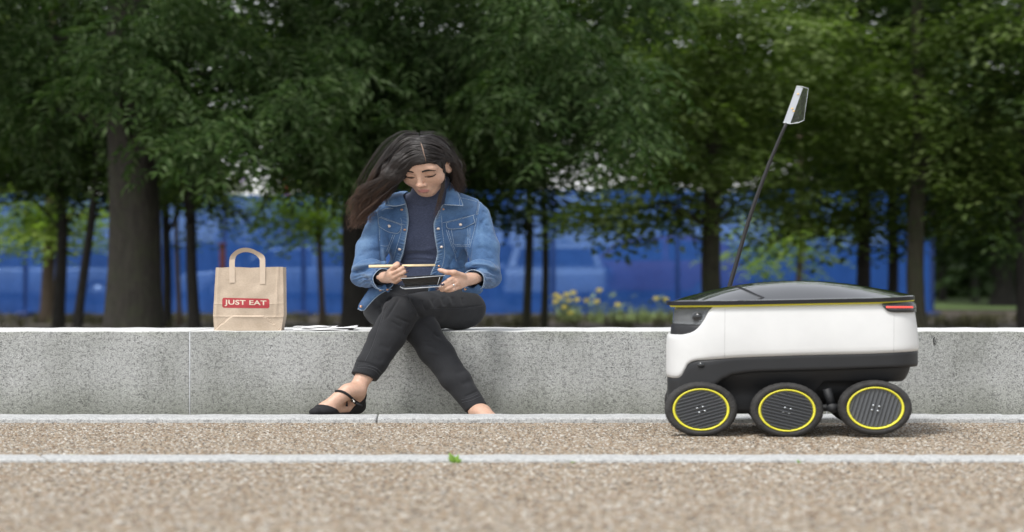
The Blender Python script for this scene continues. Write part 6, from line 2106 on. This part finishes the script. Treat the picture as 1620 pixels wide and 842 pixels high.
# the parting runs from the crown (663,217) to the hairline (673,258)
strands('hair_strands', M['hairL'], 2100, [(662.5, 212), (640, 213), (617, 232), (598, 261), (583, 290), (572, 316), (564, 338), (559, 356)],
        [(673, 259), (661, 262), (647, 268), (635, 279), (624, 295), (607, 314), (590, 333), (574, 354)], [8.5, 8.47, 8.45, 8.45, 8.47, 8.5, 8.53, 8.54], 30, 1, 8.0, 0.20, 0.00062)
strands('hair_strands', M['hairL'], 420, [(668, 236), (652, 250), (634, 268), (604, 282), (574, 296), (563, 312), (560, 330)],
        [(674, 258), (660, 266), (646, 276), (620, 296), (590, 318), (570, 340), (566, 360)], [8.46, 8.43, 8.42, 8.42, 8.45, 8.5, 8.53], 28, 2, 11.0, 0.5, 0.0006)
strands('hair_strands', M['hairR'], 1200, [(664, 213), (684, 213), (704, 225), (717, 243), (727, 266), (732, 288), (730, 306)],
        [(675, 258), (683, 260), (691, 258), (701, 254), (712, 254), (719, 272), (716, 302)], [8.5, 8.5, 8.52, 8.56, 8.6, 8.64, 8.68], 20, 3, 3.6, 0.2, 0.0006)
strands('hair_strands', M['hairR'], 70, [(702, 252), (705, 274), (702, 300), (697, 322), (692, 346)],
        [(699, 253), (701, 276), (696, 302), (691, 324), (687, 342)], [8.44, 8.46, 8.47, 8.48, 8.49], 16, 4, 1.8, 0.3, 0.0005)

strands('flyaway_hairs', M['hairL'], 42, [(658, 207), (632, 208), (606, 225), (583, 254), (566, 286), (556, 316), (550, 344), (553, 368)],
        [(662, 214), (640, 216), (615, 236), (594, 264), (578, 294), (566, 322), (562, 344), (566, 362)], [8.5, 8.49, 8.48, 8.49, 8.51, 8.53, 8.55, 8.56], 26, 5, 7.0, 0.75, 0.00032, locks=30)
strands('flyaway_hairs', M['hairR'], 26, [(664, 207), (690, 208), (712, 222), (727, 243), (737, 266), (741, 284), (736, 304)],
        [(666, 214), (686, 215), (706, 228), (719, 248), (728, 268), (731, 286), (727, 304)], [8.52, 8.52, 8.55, 8.6, 8.63, 8.66, 8.69], 20, 6, 5.0, 0.75, 0.00032, locks=24)

# ---------------------------------------------------------------- things in her hands and on the wall
# black food tray with a clear lid folded under it
tr0 = P(668, 455, 8.14)
tray = thing('food_tray', 'small black plastic food tray with clear lid held above the crossed knees', 'food tray', tr0)
M['blackpl'] = simple('black_plastic', (0.012, 0.012, 0.013), 0.18, spec=0.6)
M['clearpl'] = M['clear']
def tray_shell(corners_top, corners_bot, th, name, mat):
    """open box between a top and a bottom ring of (col,row,distance)"""
    tp = [P(*c) for c in corners_top]; bt = [P(*c) for c in corners_bot]
    ctr = sum(tp, Vector()) / 4; cb = sum(bt, Vector()) / 4
    ti = [p + (ctr - p).normalized() * th for p in tp]; bi = [p + (cb - p).normalized() * th + Vector((0, 0, th)) for p in bt]
    to = [p + (p - ctr).normalized() * 0.006 + Vector((0, 0, 0.001)) for p in tp]      # rim
    V = bt + tp + to + ti + bi
    n = 4; Fq = [[3, 2, 1, 0], [16, 17, 18, 19]]
    for lay in range(4):
        for i in range(4):
            Fq.append([lay * 4 + i, lay * 4 + (i + 1) % 4, (lay + 1) * 4 + (i + 1) % 4, (lay + 1) * 4 + i])
    return MB().add(V, Fq).build(name, mat, tray, smooth=False)
tray_shell([(635, 441, 8.13), (702, 436.5, 8.13), (703, 434.5, 8.235), (637, 438.5, 8.235)], [(641, 453.5, 8.140), (696, 450.5, 8.140), (697, 449, 8.225), (642, 451.5, 8.225)], 0.002, 'tray_base', M['blackpl'])
rimm = simple('rim_highlight_plastic', (0.55, 0.57, 0.6), 0.15, spec=0.7)  # pale colour stands in for highlights along the tray rim and lid edge
mb = MB()
mb.tube([P(634, 440.8, 8.124), P(650, 440.2, 8.124), P(668, 438.9, 8.124), P(703.5, 436.0, 8.124)], 0.0016, 6)
mb.tube([P(703.5, 436.0, 8.124), P(704.5, 434, 8.24)], 0.0016, 6)
mb.build('tray_rim_highlight', rimm, tray)
tray_shell([(633, 455, 8.115), (699, 451.8, 8.115), (701, 449.5, 8.235), (635, 452.5, 8.235)], [(636, 457.5, 8.12), (697, 454.5, 8.12), (698, 452.5, 8.23), (638, 455.2, 8.23)], 0.0015, 'tray_lid', M['clear'])
mb = MB()
mb.tube([P(640, 457.2, 8.112), P(698, 453.4, 8.112)], 0.0019, 6)
mb.tube([P(634, 454.8, 8.112), P(641, 457.2, 8.112)], 0.0012, 6)
mb.tube([P(696, 438, 8.125), P(692, 451, 8.128)], 0.0011, 6)
mb.build('lid_edge_highlight', rimm, tray)
# rice rolls inside
rice = simple('rice', (0.75, 0.70, 0.58), 0.7, var=0.2, vscale=300, bump=0.4, bscale=500)
for i, x in enumerate((648, 661, 674, 688)):
    c = P(x, 440.5 - (x - 648) * 0.07, 8.185)
    MB().disc(c + Vector((0, 0, -0.012)), (0.1, 0.1, 1), 0.013, 0.024, 14, 1.2).build('rice_roll', rice, tray)

cs0 = P(636, 420.5, 8.21)
M['bamboo'] = simple('bamboo', (0.72, 0.58, 0.36), 0.5, var=0.12, vscale=30)
chop = thing('chopsticks', 'pair of pale wooden chopsticks held level between the fingers', 'chopsticks', cs0)
for dz, dd in ((0.0, 0.0), (0.0045, 0.006)):
    a = P(583.5, 421.6, 8.235 + dd); b_ = P(688.5, 419.6, 8.205 + dd)
    a.z += dz * 0.9 - 0.002; b_.z += dz * 0.8 - 0.002
    MB().tube([a, a * 0.5 + b_ * 0.5, b_], [0.0042, 0.0038, 0.0028], 8).build('chopstick', M['bamboo'], chop)

# paper bag
bg0 = P(391, 522, 8.50)
bag = thing('paper_bag', 'brown kraft paper bag with red logo label standing on the bench wall', 'paper bag', (bg0.x, 8.52, 0.351))
m, t, b = mat_new('kraft_paper')
c = noise_col(t, 16, [(0.3, (0.49, 0.395, 0.300)), (0.7, (0.58, 0.475, 0.370))], 5)
c = mix_rgba(t, 0.5, c, noise_col(t, 260, [(0.35, (0.82, 0.80, 0.78)), (0.65, (1.08, 1.08, 1.08))], 2, mapped(t, (0.5, 1, 1.6))), 'MULTIPLY')
t.links.new(c, b.inputs['Base Color']); b.inputs['Roughness'].default_value = 0.75
bp(t, b, tex_noise(t, 14, 5, None, 0.6, 0.6), 0.25, 0.012)
M['kraft'] = m
M['kraftl'] = simple('kraft_fold', (0.62, 0.51, 0.40), 0.75, var=0.06)
FR_, BK_ = 8.455, 8.575
def outline(v):
    """left and right edge columns at height v (0 bottom .. 1 top) and rows"""
    rows_ = 523.3 - v * (523.3 - 423.3)
    l = np.interp(v, [0, 0.25, 0.6, 1.0], [338.5, 336.8, 338.8, 341.5]); r = np.interp(v, [0, 0.25, 0.6, 1.0], [444.5, 448.8, 448.3, 447.6])
    return l, r, rows_
nu, nv = 46, 46
def crumple(u, v):
    d = 0.0030 * math.sin(u * 6 + v * 3) * math.sin(v * 4 - u * 2) + 0.0006 * math.sin(u * 17 - v * 11 + 2 * math.sin(v * 5)) + 0.0004 * math.sin(u * 11 + v * 19)
    d += -0.006 * math.exp(-((v - 0.22) / 0.015) ** 2) * 0.3
    # bottom fold triangles
    if v < 0.23:
        e = v / 0.23
        d += 0.004 * (1 - e) if abs(u - 0.5) > 0.5 - 0.28 * e else -0.004 * e
    d += -0.004 * math.exp(-((v - 0.42) / 0.02) ** 2) * 0.25
    d += 0.005 * math.exp(-((u - 0.88 - 0.05 * v) / 0.02) ** 2) * (v > 0.2) * -0.6 + 0.004 * math.exp(-((u - 0.05) / 0.02) ** 2) * -0.6
    d -= 0.007 * math.sin(PI * u) * math.sin(PI * min(1, v * 1.3))
    return d
V = []; 
for j in range(nv):
    v_ = j / (nv - 1); l, r, rw = outline(v_)
    for i in range(nu):
        u = i / (nu - 1)
        p = P(l + (r - l) * u, rw + (0.9 * math.sin(u * 5) * (v_ ** 8)), FR_)
        p.y += crumple(u, v_) + 0.004 * (1 - v_)
        V.append(p)
nF = len(V)
for j in range(nv):
    v_ = j / (nv - 1); l, r, rw = outline(v_)
    for i in range(nu):
        u = i / (nu - 1)
        p = P(l + (r - l) * u, rw, FR_)
        p = Vector((p.x, BK_ - crumple(1 - u, v_) * 0.8, p.z + 0.003 * math.sin(u * 7) * v_ ** 8))
        V.append(p)
# side gussets pushed in a little
for side in (0, 1):
    for j in range(nv):
        v_ = j / (nv - 1)
        a = V[j * nu + (nu - 1 if side else 0)]; c_ = V[nF + j * nu + (nu - 1 if side else 0)]
        for k in range(1, 6):
            e = k / 6
            p = a * (1 - e) + c_ * e
            p.x += (-1 if side else 1) * (0.022 * v_ + 0.002) * (1 - abs(2 * e - 1))
            V.append(p)
Fq = []
for off, fl in ((0, False), (nF, True)):
    for j in range(nv - 1):
        for i in range(nu - 1):
            q = [off + j * nu + i, off + j * nu + i + 1, off + (j + 1) * nu + i + 1, off + (j + 1) * nu + i]
            Fq.append(q[::-1] if fl else q)
base = 2 * nF
for side in (0, 1):
    def gi(j, k):
        if k == 0: return j * nu + (nu - 1 if side else 0)
        if k == 6: return nF + j * nu + (nu - 1 if side else 0)
        return base + side * nv * 5 + j * 5 + k - 1
    for j in range(nv - 1):
        for k in range(6):
            q = [gi(j, k), gi(j, k + 1), gi(j + 1, k + 1), gi(j + 1, k)]
            Fq.append(q if side else q[::-1])
Fq.append([i for i in range(nu)][::-1] + [nF + i for i in range(nu)])
bag_body = obj('bag_body', [v[:] for v in V], Fq, M['kraft'], bag, smooth=False)
me_b = bag_body.data
sm = bag_body.modifiers.new('thickness', 'SOLIDIFY'); sm.thickness = 0.0012; sm.offset = -1
bagbvh = BVHTree.FromPolygons(V, Fq)
# handles: flat folded strips, the front one glued on the front panel
def strip(path, wd, dirs, name, mat, parent, th=0.0009):
    V = []; n = len(path)
    for p, d_ in zip(path, dirs):
        d_ = Vector(d_)
        for s_, o_ in ((-1, 0), (1, 0), (1, 1), (-1, 1)):
            V.append(p + d_ * (wd / 2 * s_) + Vector((0, th * o_, 0)))
    Fq = [[i * 4 + k, i * 4 + (k + 1) % 4, (i + 1) * 4 + (k + 1) % 4, (i + 1) * 4 + k] for i in range(n - 1) for k in range(4)] + [[0, 3, 2, 1], [(n - 1) * 4 + k for k in range(4)]]
    return MB().add(V, Fq).build(name, mat, parent, smooth=False)
def handle(dy, dpy, name):
    cpx = [(367.5, 447.5), (367.3, 437), (367.2, 426), (367.2, 414), (368.5, 407.5), (373, 401.5), (380, 397.5), (388, 396), (396, 397), (404, 400.2), (411, 405), (414.8, 409.5), (415.4, 418), (415.4, 430), (415.5, 449.5)]
    path = [];
    for x, y in cpx:
        if dy == 0 and y > 424:
            h = on(bagbvh, x, y, 0.0018, FR_); h.y -= 0.001; path.append(h)
        else:
            p = P(x, y + dpy, FR_ + dy); p.y += -0.002 if dy == 0 else 0; path.append(p)
    path = [Vector(q) for q in spline([p[:] for p in path], 50)]
    dirs = []
    for i in range(50):
        tng = (path[min(i + 1, 49)] - path[max(i - 1, 0)]).normalized()
        # the strip lies flat to the front on the panel and turns edge-on over the arch
        u = i / 49; tw = np.clip(math.sin(PI * np.clip((u - 0.22) / 0.56, 0, 1)) * 1.6, 0, 1)
        s_ = Vector((0, -1, 0)).cross(tng).normalized()
        if s_.x < 0 and abs(s_.x) > abs(s_.z): s_ = -s_
        if i and s_.dot(dirs[-1]) < 0 : s_ = -s_
        s2 = (s_ * (1 - 0.45 * tw) + Vector((0, 0.6 * tw, 0)) * (1 if True else -1))
        dirs.append(s2.normalized())
    return strip(path, 0.0240, dirs, name, M['kraftl'], bag)
handle(0, 0, 'handle'); handle(BK_ - FR_ - 0.004, -1.0, 'handle')
# fold lines pressed into the front panel
for ln in ([(337.5, 500.5), (358, 500.8), (415, 501.5), (448, 501.5)], [(358, 501), (350, 509), (338, 521.5)], [(415, 501.5), (428, 509), (443, 522)], [(339, 480.8), (352, 481)], [(427, 481.2), (448, 479.5)]):
    pts = spline(ln, 24)
    tag(MB().tube([on(bagbvh, p[0], p[1], 0.0002, FR_) for p in pts], 0.0009, 5).build('crease', M['kraftl'], bag), kind='stuff')
# red label with its lettering, printed flat on the front
M['logo'] = simple('red_print', (0.42, 0.045, 0.055), 0.7, var=0.08, vscale=60)
M['letter'] = simple('cream_print', (0.72, 0.62, 0.50), 0.7)
rr_ = 2.2
lab = []
for cx_, cy_, a0 in ((425 - rr_, 473.2 + rr_, -90), (424.6 - rr_, 487.6 - rr_, 0), (351.7 + rr_, 487.0 - rr_, 90), (352.6 + rr_, 471.3 + rr_, 180)):
    for k in range(5):
        a = math.radians(a0 + 90 * k / 4); lab.append((cx_ + rr_ * 1.2 * math.cos(a), cy_ + rr_ * math.sin(a)))
V = []; nU, nW = 40, 10
xs_ = np.linspace(351.7, 426.2, nU)
for x in xs_:
    # top and bottom of the rounded outline at this column
    u = (x - 351.7) / (426.2 - 351.7)
    e = min(1, max(0, min(x - 351.7, 426.2 - x) / 2.6)); rd = 2.2 * (1 - math.sqrt(max(0, 1 - (1 - e) ** 2)))
    tp_ = 471.2 + 1.6 * u + rd; bt_ = 487.0 + 0.9 * u - rd
    for k in range(nW): V.append(on(bagbvh, x, tp_ + (bt_ - tp_) * k / (nW - 1), 0.0007, FR_)[:])
Fq = [[i * nW + k, (i + 1) * nW + k, (i + 1) * nW + k + 1, i * nW + k + 1] for i in range(nU - 1) for k in range(nW - 1)]
obj('printed_label', V, Fq, M['logo'], bag)
fc = bpy.data.curves.new('lettering', 'FONT'); fc.body = 'JUST EAT'; fc.offset = 0.022; fc.size = 1.0; fc.space_character = 1.04; fc.resolution_u = 4
fo = bpy.data.objects.new('lettering_source', fc); COL.objects.link(fo)
dg = bpy.context.evaluated_depsgraph_get(); dg.update()
tm = bpy.data.meshes.new_from_object(fo.evaluated_get(dg))
bm = bmesh.new(); bm.from_mesh(tm)
bmesh.ops.triangulate(bm, faces=bm.faces[:])
bmesh.ops.subdivide_edges(bm, edges=[e for e in bm.edges if e.calc_length() > 0.25], cuts=2)
xy = np.array([v.co[:2] for v in bm.verts]); mn, mx_ = xy.min(0), xy.max(0)
TV = []
for x, y in xy:
    u, v_ = (x - mn[0]) / (mx_[0] - mn[0]), (y - mn[1]) / (mx_[1] - mn[1])
    TV.append(on(bagbvh, 355.2 + u * (421.6 - 355.2), 484.4 + 0.9 * u - v_ * 10.2 + 0.5 * u * v_, 0.0013, FR_)[:])
bm.verts.index_update()
TF = [[v.index for v in f.verts] for f in bm.faces]
bm.free(); bpy.data.objects.remove(fo); bpy.data.meshes.remove(tm)
tag(obj('lettering', TV, TF, M['letter'], bag, smooth=False), kind='stuff')

# folded paper napkin
np0 = P(515, 520, 8.5)
napkin = thing('paper_napkin', 'flat white folded paper napkin lying between the bag and the woman', 'napkin', (np0.x, 8.56, 0.351))
M['paper'] = simple('white_paper', (0.82, 0.82, 0.82), 0.8, bump=0.15, bscale=40)
def leafsheet(x0, x1, y0, y1, z, lift, name, sk=0.0):
    V = []; n, m_ = 26, 10
    for j in range(m_):
        for i in range(n):
            u, v_ = i / (n - 1), j / (m_ - 1)
            V.append((x0 + (x1 - x0) * u + sk * v_, y0 + (y1 - y0) * v_, z + 0.0035 * (0.5 + 0.5 * math.sin(u * 9 + v_ * 4 + z * 900)) + lift * max(0, u - 0.72) ** 1.5 * 6 + 0.002 * math.sin(v_ * 8)))
    Fq = [[j * n + i, j * n + i + 1, (j + 1) * n + i + 1, (j + 1) * n + i] for j in range(m_ - 1) for i in range(n - 1)]
    o = obj(name, V, Fq, M['paper'], napkin)
    sm = o.modifiers.new('thickness', 'SOLIDIFY'); sm.thickness = 0.0012; sm.offset = 1
    return o
leafsheet(P(466, 0, 8.5).x, P(552, 0, 8.5).x, 8.44, 8.66, 0.3515, 0.0, 'paper_sheet', 0.02)
leafsheet(P(478, 0, 8.5).x, P(565, 0, 8.5).x, 8.46, 8.68, 0.3575, 0.006, 'paper_sheet', -0.01)
leafsheet(P(463, 0, 8.5).x, P(520, 0, 8.5).x, 8.50, 8.64, 0.3630, 0.0, 'paper_sheet', 0.03)
